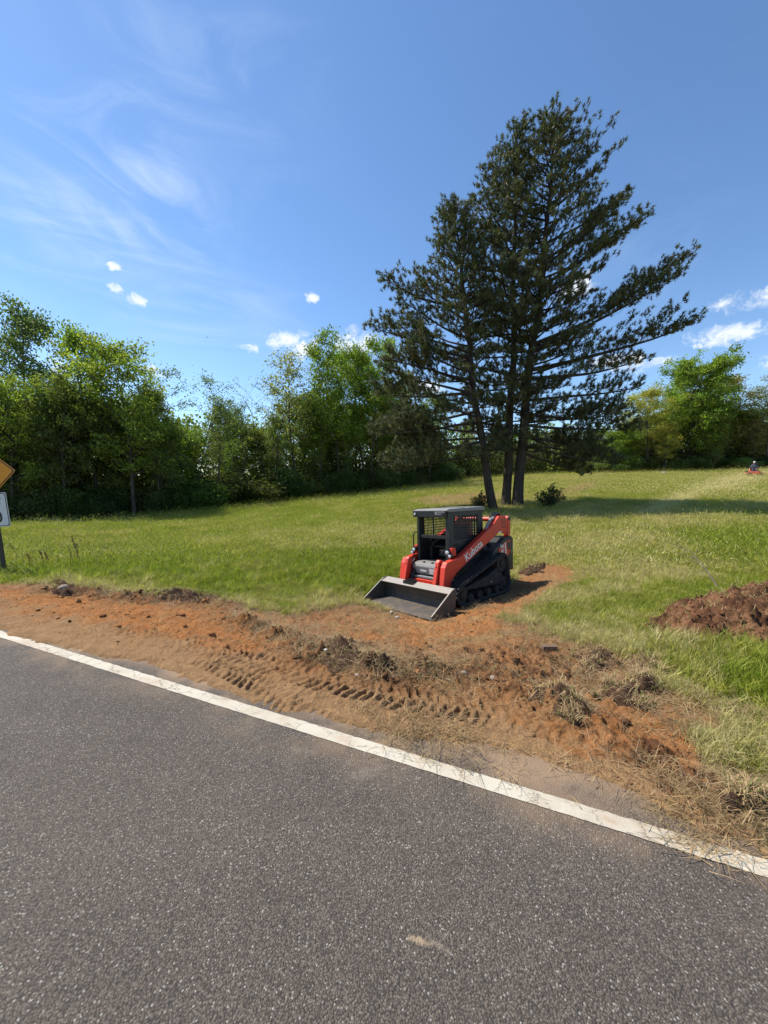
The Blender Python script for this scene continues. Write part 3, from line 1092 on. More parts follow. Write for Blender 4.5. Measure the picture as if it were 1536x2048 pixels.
def grass_cols(X, Y, dry, r):
    n = len(X)
    lushc = np.array([0.265, 0.325, 0.034])
    midc = np.array([0.415, 0.405, 0.066])
    dryc = np.array([0.58, 0.49, 0.225])
    d0 = np.clip(dry + r.normal(0, 0.24, n), 0, 1.6)
    d = np.minimum(d0, 1)
    c = np.where(d[:, None] < 0.5, lushc + (midc - lushc) * (d[:, None] / 0.5), midc + (dryc - midc) * ((d[:, None] - 0.5) / 0.5))
    palec = np.array([0.80, 0.70, 0.36])
    c = c + (palec - c) * (np.maximum(d0 - 1, 0) / 0.6)[:, None]
    return c * r.uniform(0.66, 1.28, n)[:, None]


r_ = np.random.default_rng(21)
TREE_EDGE = np.array([[-200, 26], [60, 28], [250, 32], [400, 36], [650, 46], [880, 58], [1130, 62], [1250, 60], [1400, 58], [1700, 56]])


def edge_depth(px):
    return np.interp(px, TREE_EDGE[:, 0], TREE_EDGE[:, 1])


def grass_layer(name, n, r0, r1, power, tuft, s0, s1, seed, keep=1.0, lush_only=None, dirt_max=0.45):
    X, Y = ring_points(n, r0, r1, power, seed=seed)
    s_, t_ = st(X, Y)
    dirt, dark, red = masks(X, Y)
    dry, ln, lush = tone(X, Y)
    r = np.random.default_rng(seed + 1)
    ok = (t_ > 0.75) & (r.uniform(0, 1, n) > dirt / dirt_max)
    ok &= poly_sd(X, Y, LOADER_FOOT) < -0.13
    if lush_only is not None:
        ok &= r.uniform(0, 1, n) < np.clip(lush * lush_only + 0.04, 0, 1)
    lit = np.maximum(poly_sd(X, Y, LITTER1), poly_sd(X, Y, LITTER2))
    ok &= (lit < 0) | (r.uniform(0, 1, n) < 0.2)
    X, Y, dry, ln, lush = X[ok], Y[ok], dry[ok], ln[ok], lush[ok]
    Z = g_full(X, Y)
    sc = (s0 + (s1 - s0) * np.clip(ln + r.normal(0, 0.18, len(X)), 0, 1.2))
    cols = grass_cols(X, Y, dry, r)
    return scatter(name, tuft, X, Y, Z, sc, cols, seed=seed)


tuft_a = tuft_mesh('grass_tuft', 16, 0.06, 0.16, 0.06, 0.0036, 0.9, 1, 2)
tuft_l = tuft_mesh('long_grass_tuft', 16, 0.16, 0.36, 0.05, 0.0045, 0.6, 2, 3)
tuft_f = tuft_mesh('far_grass_tuft', 22, 0.06, 0.14, 0.24, 0.008, 0.9, 3, 1)
tuft_x = tuft_mesh('distant_grass_tuft', 20, 0.06, 0.13, 0.55, 0.018, 0.9, 4, 1)
tuft_s = tuft_mesh('straw_tuft', 11, 0.04, 0.13, 0.09, 0.0022, 0.8, 5, 2, flat=0.85)

g1 = grass_layer('verge_grass', 62000, 2.2, 11.5, 1.25, tuft_a, 0.55, 1.15, 31)
tag(g1, 'mown green and straw coloured grass on the near verge', 'grass')
g2 = grass_layer('long_grass', 26000, 2.8, 13, 1.2, tuft_l, 0.45, 1.0, 33, lush_only=0.9)
tag(g2, 'long lush green blades standing in patches on the verge', 'grass')
g3 = grass_layer('field_grass', 75000, 10.5, 34, 1.2, tuft_f, 0.7, 1.25, 35)
tag(g3, 'short green grass covering the field behind the loader', 'grass')
g4 = grass_layer('far_grass', 42000, 32, 78, 1.1, tuft_x, 0.8, 1.4, 37)
tag(g4, 'distant pale green grass running up to the trees', 'grass')

# dry straw lying on the scraped dirt
X, Y = ring_points(60000, 1.9, 9.5, 1.25, seed=41)
s_, t_ = st(X, Y)
dirt, dark, red = masks(X, Y)
na_ = fbm(X * 1.6, Y * 1.6, 4, 121) + 0.5 * fbm(X * 5, Y * 5, 3, 123)
dpoly = poly_sd(X, Y, DIRT)
dens = np.clip(0.05 + 0.55 * sstep(na_, 0.1, 0.7), 0, 1)
dens *= np.where(s_ < -2.2, 0.25, 1.0) * sstep(t_, 0.15, 0.8)
dens += 0.6 * np.exp(-(np.abs(dpoly) / 0.28) ** 2) * (t_ > 1.0)
dw, aw, _s = seg_d(X, Y, WINDROW)
dens += 0.55 * np.exp(-(dw / 0.3) ** 2)
dens += 0.75 * np.exp(-((s_ - 2.1) / 0.45) ** 2 - ((t_ - 0.30) / 0.20) ** 2) * (t_ > 0.07)
dens += 0.8 * np.exp(-((s_ - 1.72) / 0.10) ** 2 - ((t_ - 0.05) / 0.05) ** 2)
dens += 0.35 * np.exp(-((s_ - 0.05) / 0.5) ** 2 - ((t_ - 0.3) / 0.2) ** 2)
dra, _a, _s = seg_d(X, Y, RUT_A)
drb, _a, _s = seg_d(X, Y, RUT_B)
dens *= np.where(np.minimum(dra, drb) < 0.2, 0.06, 1.0)
ok = (r_.uniform(0, 1, len(X)) < dens) & (dpoly > -0.6) & (t_ > -0.03) & (poly_sd(X, Y, LOADER_FOOT) < 0.02)
X, Y = X[ok], Y[ok]
Z = np.maximum(g_full(X, Y), np.where(st(X, Y)[1] < 0.45, 0.004, -9)) + 0.012
cs = np.array([0.50, 0.345, 0.185]) * r_.uniform(0.45, 1.25, len(X))[:, None] + r_.normal(0, 0.012, (len(X), 3))
straw = scatter('dry_straw', tuft_s, X, Y, Z, r_.uniform(0.45, 1.15, len(X)), np.clip(cs, 0.02, 1), tiltamt=0.22, seed=43)
tag(straw, 'dry tan straw littering the scraped dirt beside the road', 'straw')

# crumbs of broken soil
def clod_np(r, rad_, sub=1, rough=0.3):
    import bmesh
    bm = bmesh.new()
    bmesh.ops.create_icosphere(bm, subdivisions=sub, radius=1.0)
    V_ = np.array([v.co[:] for v in bm.verts])
    F_ = np.array([[v.index for v in f.verts] for f in bm.faces])
    bm.free()
    V_ = V_ * (1 + r.normal(0, rough, (len(V_), 1)))
    V_ = V_ * np.array([r.uniform(0.8, 1.3), r.uniform(0.8, 1.2), r.uniform(0.5, 0.85)]) * rad_
    return V_, F_


m_clod, t = mat_new('soil_clod')
at_ = t.n('ShaderNodeAttribute', attribute_name='tint')
geo = t.n('ShaderNodeNewGeometry')
n1 = t.noise(geo.outputs['Position'], 40.0, 4.0, 0.7)
c_ = t.n('ShaderNodeVectorMath', operation='SCALE')
t.put(c_.inputs[0], at_.outputs['Color'])
t.put(c_.inputs['Scale'], t.math('ADD', 0.3, t.math('MULTIPLY', n1, 1.0)))
b_ = t.n('ShaderNodeBsdfPrincipled', i_Base_Color=c_.outputs[0])
b_.inputs['Roughness'].default_value = 0.95
b_.inputs['Specular IOR Level'].default_value = 0.1
bp_ = t.n('ShaderNodeBump', i_Height=n1)
bp_.inputs['Strength'].default_value = 1.0
bp_.inputs['Distance'].default_value = 0.02
t.put(b_.inputs['Normal'], bp_.outputs[0])
t.n('ShaderNodeOutputMaterial', i_Surface=b_.outputs[0])

templ = [clod_np(np.random.default_rng(50 + k), 1.0) for k in range(6)]
X, Y = ring_points(42000, 1.9, 9.0, 1.2, seed=45)
s_, t_ = st(X, Y)
dirt, dark, red = masks(X, Y)
dw, _a, _s = seg_d(X, Y, WINDROW)
dw2, _a, _s = seg_d(X, Y, WINDROW2)
dens = dirt * (0.06 + 0.24 * dark + 0.4 * np.exp(-(dw / 0.22) ** 2) + 0.4 * np.exp(-(dw2 / 0.25) ** 2)) * sstep(t_, 0.15, 0.7)
dra, _a, _s = seg_d(X, Y, RUT_A)
dens *= np.where(dra < 0.22, 0.15, 1.0)
ok = (r_.uniform(0, 1, len(X)) < dens) & (poly_sd(X, Y, LOADER_FOOT) < 0.02)
X, Y, dark, red = X[ok], Y[ok], dark[ok], red[ok]
Z = g_full(X, Y)
S = Soup()
for k in range(len(X)):
    Vc, Fc = templ[k % 6]
    sz = min(0.006 * (1 + r_.pareto(2.2)), 0.05)
    a = r_.uniform(0, 6.28)
    ca, sa = math.cos(a), math.sin(a)
    Vr_ = np.stack([Vc[:, 0] * ca - Vc[:, 1] * sa, Vc[:, 0] * sa + Vc[:, 1] * ca, Vc[:, 2]], -1) * sz
    cl = soil * r_.uniform(0.7, 1.4) if r_.uniform() < 0.35 + 0.5 * dark[k] else brown * r_.uniform(0.7, 1.1)
    S.add(Vr_ + np.array([X[k], Y[k], Z[k] + sz * 0.25]), None, Fc, cl)
crumbs = add_obj('soil_crumbs', S.mesh('soil_crumbs'), m_clod)
tag(crumbs, 'loose crumbs of brown soil scattered over the scraped dirt', 'soil', kind='stuff')

# ------------------------------------------------------------------ pines
m_pine_bark = mat_bark('pine_bark', (0.030, 0.024, 0.020), (0.085, 0.066, 0.052), 2.0)
m_needle = mat_leaf('pine_needles', trans=0.22, rough=0.5)
m_leaf = mat_leaf('tree_leaves', trans=0.5)
m_bark = mat_bark('tree_bark', (0.045, 0.038, 0.030), (0.125, 0.108, 0.088), 2.5)


def tuft_needles(S, P, Dv, r, n=24, ln=0.20, wd=0.017, cbase=(0.125, 0.140, 0.066)):
    """brushes of needles: P positions, Dv shoot directions"""
    m = len(P)
    back = r.uniform(-0.16, 0.03, (m, n, 1))
    base = P[:, None, :] + Dv[:, None, :] * back
    rd = r.normal(0, 1, (m, n, 3))
    d = Dv[:, None, :] * 0.9 + rd * 0.75
    d /= np.linalg.norm(d, axis=-1, keepdims=True)
    L = ln * r.uniform(0.65, 1.15, (m, n, 1))
    side = np.cross(d, r.normal(0, 1, (m, n, 3)))
    side /= np.linalg.norm(side, axis=-1, keepdims=True) + 1e-9
    tip = base + d * L
    Vv = np.stack([base - side * wd, base + side * wd, tip], 2).reshape(-1, 3)
    q = np.arange(m * n)[:, None] * 3 + np.array([[0, 1, 2]])
    cb = np.array(cbase) * r.uniform(0.55, 1.5, (m, 1)) * np.stack([r.uniform(0.85, 1.25, m), np.ones(m), r.uniform(0.8, 1.15, m)], -1)
    cv = np.repeat(cb, n * 3, axis=0)
    S.add(Vv, None, q, cv)


def pine(name, base, top, r0, seed, z_low, prof_pos, prof_neg, depth_r, nbr, special, label, tuft_gap=0.25):
    """base and top in world space; prof_*: (heights, reach) tables for +X and -X side branches"""
    r = np.random.default_rng(seed)
    base, top = np.array(base, float), np.array(top, float)
    root = empty(name, base.tolist(), label=label, cat='tree', group='three pines growing together')
    H = top[2] - base[2]
    n = 26
    u = np.linspace(0, 1, n)
    trunk = (top - base)[None, :] * u[:, None]
    trunk[:, 0] += 0.16 * np.sin(u * 5 + seed) * u * (1 - u) * 4 + 0.05 * np.sin(u * 19 + seed)
    trunk[:, 1] += 0.14 * np.sin(u * 4 + seed * 2) * u * (1 - u) * 4
    rad_ = r0 * (1 - u) ** 0.8 * 0.92 + 0.02 + 0.16 * r0 * np.exp(-u * 40)
    W = Soup()
    W.tube(np.vstack([trunk[0] - [0, 0, 0.35], trunk]), np.r_[rad_[0] * 1.15, rad_], 12)
    limbs = Soup()
    TP, TD = [], []

    def tr_at(z):
        return np.array([np.interp(z, trunk[:, 2], trunk[:, k]) for k in range(3)]), np.interp(z, trunk[:, 2], rad_)

    def limb(z0, a, L, rise, curl, rr, dense=1.0):
        p0, tr = tr_at(z0)
        m = 9
        v = np.linspace(0, 1, m)
        dirv = np.array([math.cos(a), math.sin(a)])
        sidev = np.array([-math.sin(a), math.cos(a)])
        k1, k2 = r.normal(0, 0.06), r.uniform(0, 6.28)
        lat = L * (k1 * v ** 2 + 0.03 * np.sin(v * 7 + k2) * v)
        pts = np.zeros((m, 3))
        pts[:, :2] = p0[:2] + dirv * (L * v)[:, None] + sidev * lat[:, None]
        pts[:, 2] = p0[2] + rise * v + curl * v ** 2.6 + 0.05 * L * np.sin(v * 5 + k2) * v * (1 - v)
        limbs.tube(pts, rr * (1 - v) ** 0.7 + 0.008, 6)
        # twigs
        nt = int(max(5, L * 3.7 * dense))
        for q in range(nt):
            tq = 1 - (q + r.uniform(0, 1)) / nt * (0.60 if L > 3 else 0.8)
            pb = np.array([np.interp(tq, v, pts[:, k]) for k in range(3)])
            tl = (0.35 + 0.30 * L * (1 - tq) ** 0.6 * r.uniform(0.5, 1.1) + r.uniform(0, 0.35)) * (0.75 + 0.25 * dense)
            tl = min(tl, 1.9)
            sg = 1 if (q % 2) else -1
            ta = a + sg * r.uniform(0.45, 1.15)
            upv = r.uniform(0.05, 0.75)
            td = np.array([math.cos(ta), math.sin(ta), upv])
            td /= np.linalg.norm(td)
            pe = pb + td * tl + np.array([0, 0, 0.22 * tl * tl])
            pm_ = pb + td * tl * 0.5
            limbs.tube(np.array([pb, pm_, pe]), np.array([0.014, 0.010, 0.005]), 3)
            ntf = max(2, int(tl / tuft_gap) + 1)
            for w_ in range(ntf):
                e = 1 - w_ / ntf * 0.8
                b = pb + (pe - pb) * e
                dd = (pe - pm_) / (np.linalg.norm(pe - pm_) + 1e-9)
                nrep = 2 if w_ == 0 else 1
                for _ in range(nrep + (r.uniform() < 0.5)):
                    jit = r.normal(0, 0.10, 3)
                    d2 = dd + r.normal(0, 0.45, 3) + np.array([0, 0, 0.35])
                    TP.append(b + jit)
                    TD.append(d2 / np.linalg.norm(d2))
        TP.append(pts[-1])
        TD.append(np.array([dirv[0] * 0.6, dirv[1] * 0.6, 0.6]))

    ga = r.uniform(0, 6.28)
    for k in range(nbr):
        f = (k + r.uniform(0, 0.9)) / nbr
        z0 = z_low + (H - z_low) * (0.985 * f ** 0.92)
        ga += 2.39996
        a = ga + r.normal(0, 0.25)
        fr = z0 / H
        slope = np.interp(fr, [0.1, 0.25, 0.45, 0.7, 0.9, 1.0], [-0.12, 0.02, 0.30, 0.62, 1.05, 1.8]) + r.normal(0, 0.07)
        cx = math.cos(a)
        zt = z0 + 1.0
        if z0 < 8.5 and r.uniform() < 0.25:
            continue
        L = 0.4
        for Lq in np.arange(0.4, 8.0, 0.15):
            zt = z0 + slope * Lq * 1.04
            Lp, Ln = np.interp(zt, *prof_pos), np.interp(zt, *prof_neg)
            Ls = (Lp if cx > 0 else Ln)
            lim = (abs(cx) ** 1.5 * Ls + (1 - abs(cx) ** 1.5) * depth_r * np.interp(zt / H, [0, 0.5, 0.8, 1.0], [0.9, 1.0, 0.6, 0.10]))
            if math.sin(a) < 0:
                lim *= 1 + 0.35 * math.sin(a)
            if Lq > lim:
                break
            L = Lq
        L *= r.uniform(0.72, 1.03)
        if slope > 0.2:
            L = min(L, max(0.3, (H + 0.15 - z0) / (slope * 1.05)))
        if L < 0.35:
            L = 0.35
        limb(z0, a, L, slope * L * 0.75, slope * L * 0.25 + 0.04 * L, 0.022 + 0.0105 * L)
    for (z0, a, L, rise, curl, dens) in special:
        limb(z0, a, L, rise, curl, 0.025 + 0.0115 * L, dens)
    # leader
    for _ in range(14):
        TP.append(np.array([trunk[-1, 0], trunk[-1, 1], trunk[-1, 2]]) + r.normal(0, 0.12, 3) * np.array([1, 1, 1.6]))
        TD.append(np.array([0, 0, 1.0]))
    tr_o = add_obj('trunk', W.mesh('trunk', True), m_pine_bark, root)
    add_obj('limbs', limbs.mesh('limbs', True), m_pine_bark, root)
    N = Soup()
    tuft_needles(N, np.array(TP), np.array(TD), r)
    add_obj('crown', N.mesh('crown'), m_needle, root)
    return root, len(TP)


PD = 22.0


def pine_pt(px, py, D=PD):
    return np.array(at_depth(px, py, D))


def reach(table, trunk_px_top, trunk_px_base, base, top):
    """table of silhouette points -> (heights above base, distance from the trunk)"""
    hs, ls = [], []
    for px, py in table:
        p = pine_pt(px, py)
        h = p[2] - base[2]
        tx = base[0] + (top[0] - base[0]) * np.clip(h / (top[2] - base[2]), 0, 1)
        hs.append(h)
        ls.append(abs(p[0] - tx))
    o = np.argsort(hs)
    return np.array(hs)[o], np.array(ls)[o]


bA, bB, bC = pine_pt(986, 1014, 21.4), pine_pt(1012, 1014, 22.3), pine_pt(1036, 1012, 22.0)
for b in (bA, bB, bC):
    b[2] = gz(b[0], b[1])
tA, tB, tC = pine_pt(905, 420, 21.6), pine_pt(1036, 262, 22.6), pine_pt(1108, 245, 22.0)
left_tab = [(905, 400), (850, 450), (820, 490), (800, 545), (758, 600), (765, 650), (750, 690), (770, 770), (752, 830), (760, 900), (800, 950), (900, 985)]
right_tab = [(1112, 218), (1172, 232), (1215, 275), (1235, 335), (1262, 385), (1290, 440), (1230, 490), (1210, 560), (1190, 600), (1225, 650), (1215, 740), (1215, 800), (1262, 860), (1255, 920), (1190, 960)]
midL_tab = [(1038, 235), (1000, 270), (965, 310), (925, 365), (890, 420), (870, 520), (880, 650), (900, 800), (930, 950)]
midR_tab = [(1038, 235), (1075, 300), (1080, 400), (1100, 500), (1110, 650), (1110, 800), (1080, 950)]
cL_tab = [(1112, 218), (1060, 235), (1010, 290), (960, 350), (940, 450), (940, 600), (950, 800), (960, 950)]
aR_tab = [(905, 400), (955, 470), (985, 560), (1000, 700), (1010, 850), (1010, 950)]

n_t = 0
_, k_ = pine('pine_tree', bA, tA, 0.26, 3, 2.6, reach(aR_tab, 0, 0, bA, tA), reach(left_tab, 0, 0, bA, tA), 3.6, 98, [
    (11.2, math.pi - 0.1, 4.6, 1.2, 0.5, 1.1), (8.6, math.pi + 0.15, 5.4, 1.0, 0.4, 1.1), (6.6, math.pi - 0.2, 5.6, 0.0, 0.2, 1.5), (7.4, math.pi + 0.35, 5.2, 0.2, 0.2, 1.3),
    (5.6, math.pi - 0.45, 5.4, -0.6, 0.0, 1.6), (5.0, math.pi + 0.1, 5.8, -0.9, 0.0, 1.8), (3.9, math.pi - 0.3, 5.6, -1.2, -0.2, 1.8), (3.2, math.pi + 0.25, 5.0, -0.9, -0.2, 1.6)],
    'pine with the thin trunk leaning left, nearest the loader')
n_t += k_
_, k_ = pine('pine_tree', bB, tB, 0.27, 12, 3.0, reach(midR_tab, 0, 0, bB, tB), reach(midL_tab, 0, 0, bB, tB), 4.0, 78, [],
             'straight pine in the middle of the three')
n_t += k_
pa, pc = pine_pt(1355, 515), pine_pt(1375, 655)
_, k_ = pine('pine_tree', bC, tC, 0.31, 29, 2.8, reach(right_tab, 0, 0, bC, tC), reach(cL_tab, 0, 0, bC, tC), 4.4, 126, [
    (9.3, 0.05, 8.2, 3.4, 1.3, 1.35), (9.0, -0.12, 7.2, 2.6, 0.9, 1.0), (7.9, 0.0, 9.0, 1.5, 1.0, 1.15), (7.4, 0.18, 7.4, 0.9, 0.5, 1.0),
    (6.2, -0.1, 6.0, 0.2, 0.4, 0.9), (5.4, 0.1, 5.9, -0.6, 0.8, 1.5), (4.8, -0.2, 5.6, -0.8, 0.3, 1.4), (4.2, 0.25, 5.4, -1.0, 0.2, 1.5), (3.6, -0.05, 5.2, -1.2, 0.1, 1.5), (3.2, 0.3, 4.6, -1.3, 0.0, 1.4),
    (12.5, 0.15, 5.9, 3.4, 0.6, 1.3), (13.8, 0.25, 4.9, 3.6, 0.5, 1.3)],
    'tallest pine, with long bare-based limbs reaching right over the field')
n_t += k_


# ------------------------------------------------------------------ broadleaf trees
def leaf_quads(S, C, r, ls, col_, vary=0.3, up=0.25):
    n = len(C)
    a = r.normal(0, 1, (n, 3))
    a /= np.linalg.norm(a, axis=1, keepdims=True)
    b = np.cross(a, r.normal(0, 1, (n, 3)) + np.array([0, 0, up]))
    b /= np.linalg.norm(b, axis=1, keepdims=True) + 1e-9
    l1 = (ls * r.uniform(0.6, 1.3, n))[:, None]
    l2 = l1 * r.uniform(0.45, 0.75, n)[:, None]
    Vv = np.stack([C - a * l1, C + b * l2, C + a * l1, C - b * l2], 1).reshape(-1, 3)
    q = np.arange(n)[:, None] * 4 + np.array([[0, 1, 2, 3]])
    S.add(Vv, q, None, np.repeat(col_, 4, axis=0))


def broadleaf(seed, H, r0, cb, cr, nb, ncl, per, ls, clump=0.45, stems=1, prof='round', lean=0.0):
    """returns wood and leaf meshes of one tree, base at the origin"""
    r = np.random.default_rng(seed)
    W, LF = Soup(), Soup()
    cent = []
    for sidx in range(stems):
        off = np.array([0, 0, 0.0]) if stems == 1 else np.array([math.cos(sidx * 6.28 / stems), math.sin(sidx * 6.28 / stems), 0]) * 0.2
        ln = np.array([r.normal(0, 0.05) + lean, r.normal(0, 0.05)]) + off[:2] * (0.75 if stems > 1 else 0)
        n = 12
        u = np.linspace(0, 1, n)
        Ht = H * (0.97 if sidx == 0 else r.uniform(0.78, 0.93))
        tr = np.zeros((n, 3))
        tr[:, 2] = u * Ht
        tr[:, 0] = off[0] + ln[0] * Ht * u + 0.02 * H * np.sin(u * r.uniform(4, 8) + r.uniform(0, 6)) * u
        tr[:, 1] = off[1] + ln[1] * Ht * u + 0.02 * H * np.sin(u * r.uniform(4, 8) + r.uniform(0, 6)) * u
        rr = r0 / math.sqrt(stems) * ((1 - u) ** 0.9 * 0.95 + 0.05) + 0.1 * r0 * np.exp(-u * 30)
        W.tube(np.vstack([tr[0] - [0, 0, 0.4], tr]), np.r_[rr[0], rr], 7)
        ga = r.uniform(0, 6.28)
        nbs = nb // stems
        for k in range(nbs):
            f = cb + (0.97 - cb) * (k + r.uniform(0, 1)) / nbs
            g = (f - cb) / (1 - cb)
            if prof == 'round':
                pf = math.sqrt(max(0.0, 1 - (2 * g - 0.75) ** 2 / 1.65)) * 0.95 + 0.05
            elif prof == 'tall':
                pf = (1 - g) ** 0.55 * (0.45 + 0.55 * min(1, g * 4)) + 0.08
            else:
                pf = 0.35 + 0.65 * g if g < 0.75 else 1.0 - (g - 0.75) * 2.4
            ga += 2.4
            a = ga + r.normal(0, 0.3)
            L = cr * pf * r.uniform(0.65, 1.12)
            p0 = np.array([np.interp(f * H, tr[:, 2], tr[:, q]) for q in range(3)])
            rb = np.interp(f * H, tr[:, 2], rr)
            m = 5
            v = np.linspace(0, 1, m)
            sl = r.uniform(0.35, 1.1) + 0.5 * g
            pts = np.zeros((m, 3))
            pts[:, 0] = p0[0] + math.cos(a) * L * v
            pts[:, 1] = p0[1] + math.sin(a) * L * v
            pts[:, 2] = np.minimum(p0[2] + sl * L * v * (1 - 0.25 * v), H * 1.02)
            pts += r.normal(0, 0.03 * L, (m, 3)) * v[:, None]
            W.tube(pts, rb * 0.42 * (1 - v) ** 0.8 + 0.012, 5)
            for e in np.linspace(0.45, 1.0, 3):
                cent.append(np.array([np.interp(e, v, pts[:, q]) for q in range(3)]))
            for q in range(4):
                e = r.uniform(0.3, 0.95)
                pb = np.array([np.interp(e, v, pts[:, i]) for i in range(3)])
                a2 = a + r.choice([-1, 1]) * r.uniform(0.5, 1.3)
                l2 = L * r.uniform(0.22, 0.5)
                pe = pb + np.array([math.cos(a2) * l2, math.sin(a2) * l2, l2 * r.uniform(0.1, 0.9)])
                W.tube(np.array([pb, (pb + pe) / 2 + r.normal(0, 0.05, 3), pe]), np.array([0.022, 0.014, 0.007]), 3)
                cent.append(pe)
                cent.append(pb * 0.4 + pe * 0.6)
        cent.append(tr[-1])
    cent = np.array(cent)
    sel = cent[r.integers(0, len(cent), ncl)] + r.normal(0, 0.28, (ncl, 3))
    dens = r.uniform(0.4, 1.6, ncl)
    cnt = np.maximum(2, (per * dens)).astype(int)
    C = np.repeat(sel, cnt, axis=0)
    csz = np.repeat(clump * r.uniform(0.6, 1.4, ncl), cnt)
    C = C + np.clip(r.normal(0, 1, C.shape), -1.9, 1.9) * csz[:, None] * np.array([1, 1, 0.62])
    shade = np.repeat(r.uniform(0.7, 1.3, ncl), cnt) * r.uniform(0.75, 1.25, len(C))
    hue = np.repeat(r.normal(0, 0.08, ncl), cnt)
    cl = np.stack([shade * (1 + hue), shade, shade * (1 - hue)], -1)
    leaf_quads(LF, C, r, ls, cl)
    wm = W.mesh('trunk', True)
    wm.materials.append(m_bark)
    lm_ = LF.mesh('crown')
    lm_.materials.append(m_leaf)
    return wm, lm_, H


VAR = {
    'airy': broadleaf(201, 15, 0.20, 0.34, 3.2, 34, 420, 24, 0.115, 0.34, prof='tall'),
    'airy_b': broadleaf(202, 15, 0.18, 0.30, 3.2, 32, 400, 24, 0.115, 0.36, prof='tall'),
    'full': broadleaf(203, 14, 0.20, 0.22, 4.2, 36, 560, 25, 0.12, 0.38, prof='round'),
    'full_b': broadleaf(204, 14, 0.18, 0.26, 3.6, 34, 520, 25, 0.12, 0.36, prof='round'),
    'thin': broadleaf(205, 14, 0.13, 0.38, 2.5, 28, 260, 14, 0.10, 0.36, prof='tall'),
    'thin_b': broadleaf(206, 13, 0.12, 0.26, 2.8, 30, 280, 13, 0.095, 0.38, stems=2, prof='fan'),
    'bare': broadleaf(207, 12, 0.13, 0.30, 3.0, 36, 140, 8, 0.08, 0.45, stems=3, prof='fan'),
    'green': broadleaf(208, 14, 0.19, 0.32, 3.2, 38, 620, 28, 0.12, 0.38, stems=2, prof='round'),
    'big': broadleaf(209, 16, 0.30, 0.12, 6.4, 52, 1200, 28, 0.17, 0.48, prof='round'),
    'low': broadleaf(210, 8, 0.12, 0.08, 3.2, 30, 480, 28, 0.12, 0.40, stems=2, prof='round'),
    'slim': broadleaf(211, 12, 0.10, 0.25, 2.2, 22, 280, 18, 0.14, 0.40, prof='tall'),
}
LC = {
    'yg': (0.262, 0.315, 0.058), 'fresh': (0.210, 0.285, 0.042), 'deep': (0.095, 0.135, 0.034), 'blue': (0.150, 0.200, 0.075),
    'pale': (0.30, 0.305, 0.120), 'rust': (0.33, 0.275, 0.105), 'olive': (0.205, 0.242, 0.070), 'gold': (0.37, 0.345, 0.070),
}


def put_tree(name, kind, x, y, H, colname, label, group, seed, part=True, cat='tree', wide=1.0):
    wm, lm_, H0 = VAR[kind]
    r = np.random.default_rng(seed)
    k = H / H0
    z = gz(x, y)
    root = empty(name, (x, y, z - 0.05), (0, 0, r.uniform(0, 6.28)), label, cat, group)
    root.scale = (k * wide, k * wide, k)
    a = bpy.data.objects.new('trunk', wm)
    b = bpy.data.objects.new('crown', lm_)
    for q in (a, b):
        col.objects.link(q)
        q.parent = root
    c = np.array(LC[colname]) * r.uniform(1.0, 1.26)
    b.color = (*c, 1)
    return root


def tree_px(name, kind, px, ytop, D, colname, label, group, seed, wide=1.0):
    a, _ = ray(px, 1000)
    x = a * D
    z = gz(x, D)
    _, dt = ray(px, ytop)
    H = (CAM_H - dt * D) - z
    return put_tree(name, kind, x, D, H, colname, label, group, seed, wide=wide)


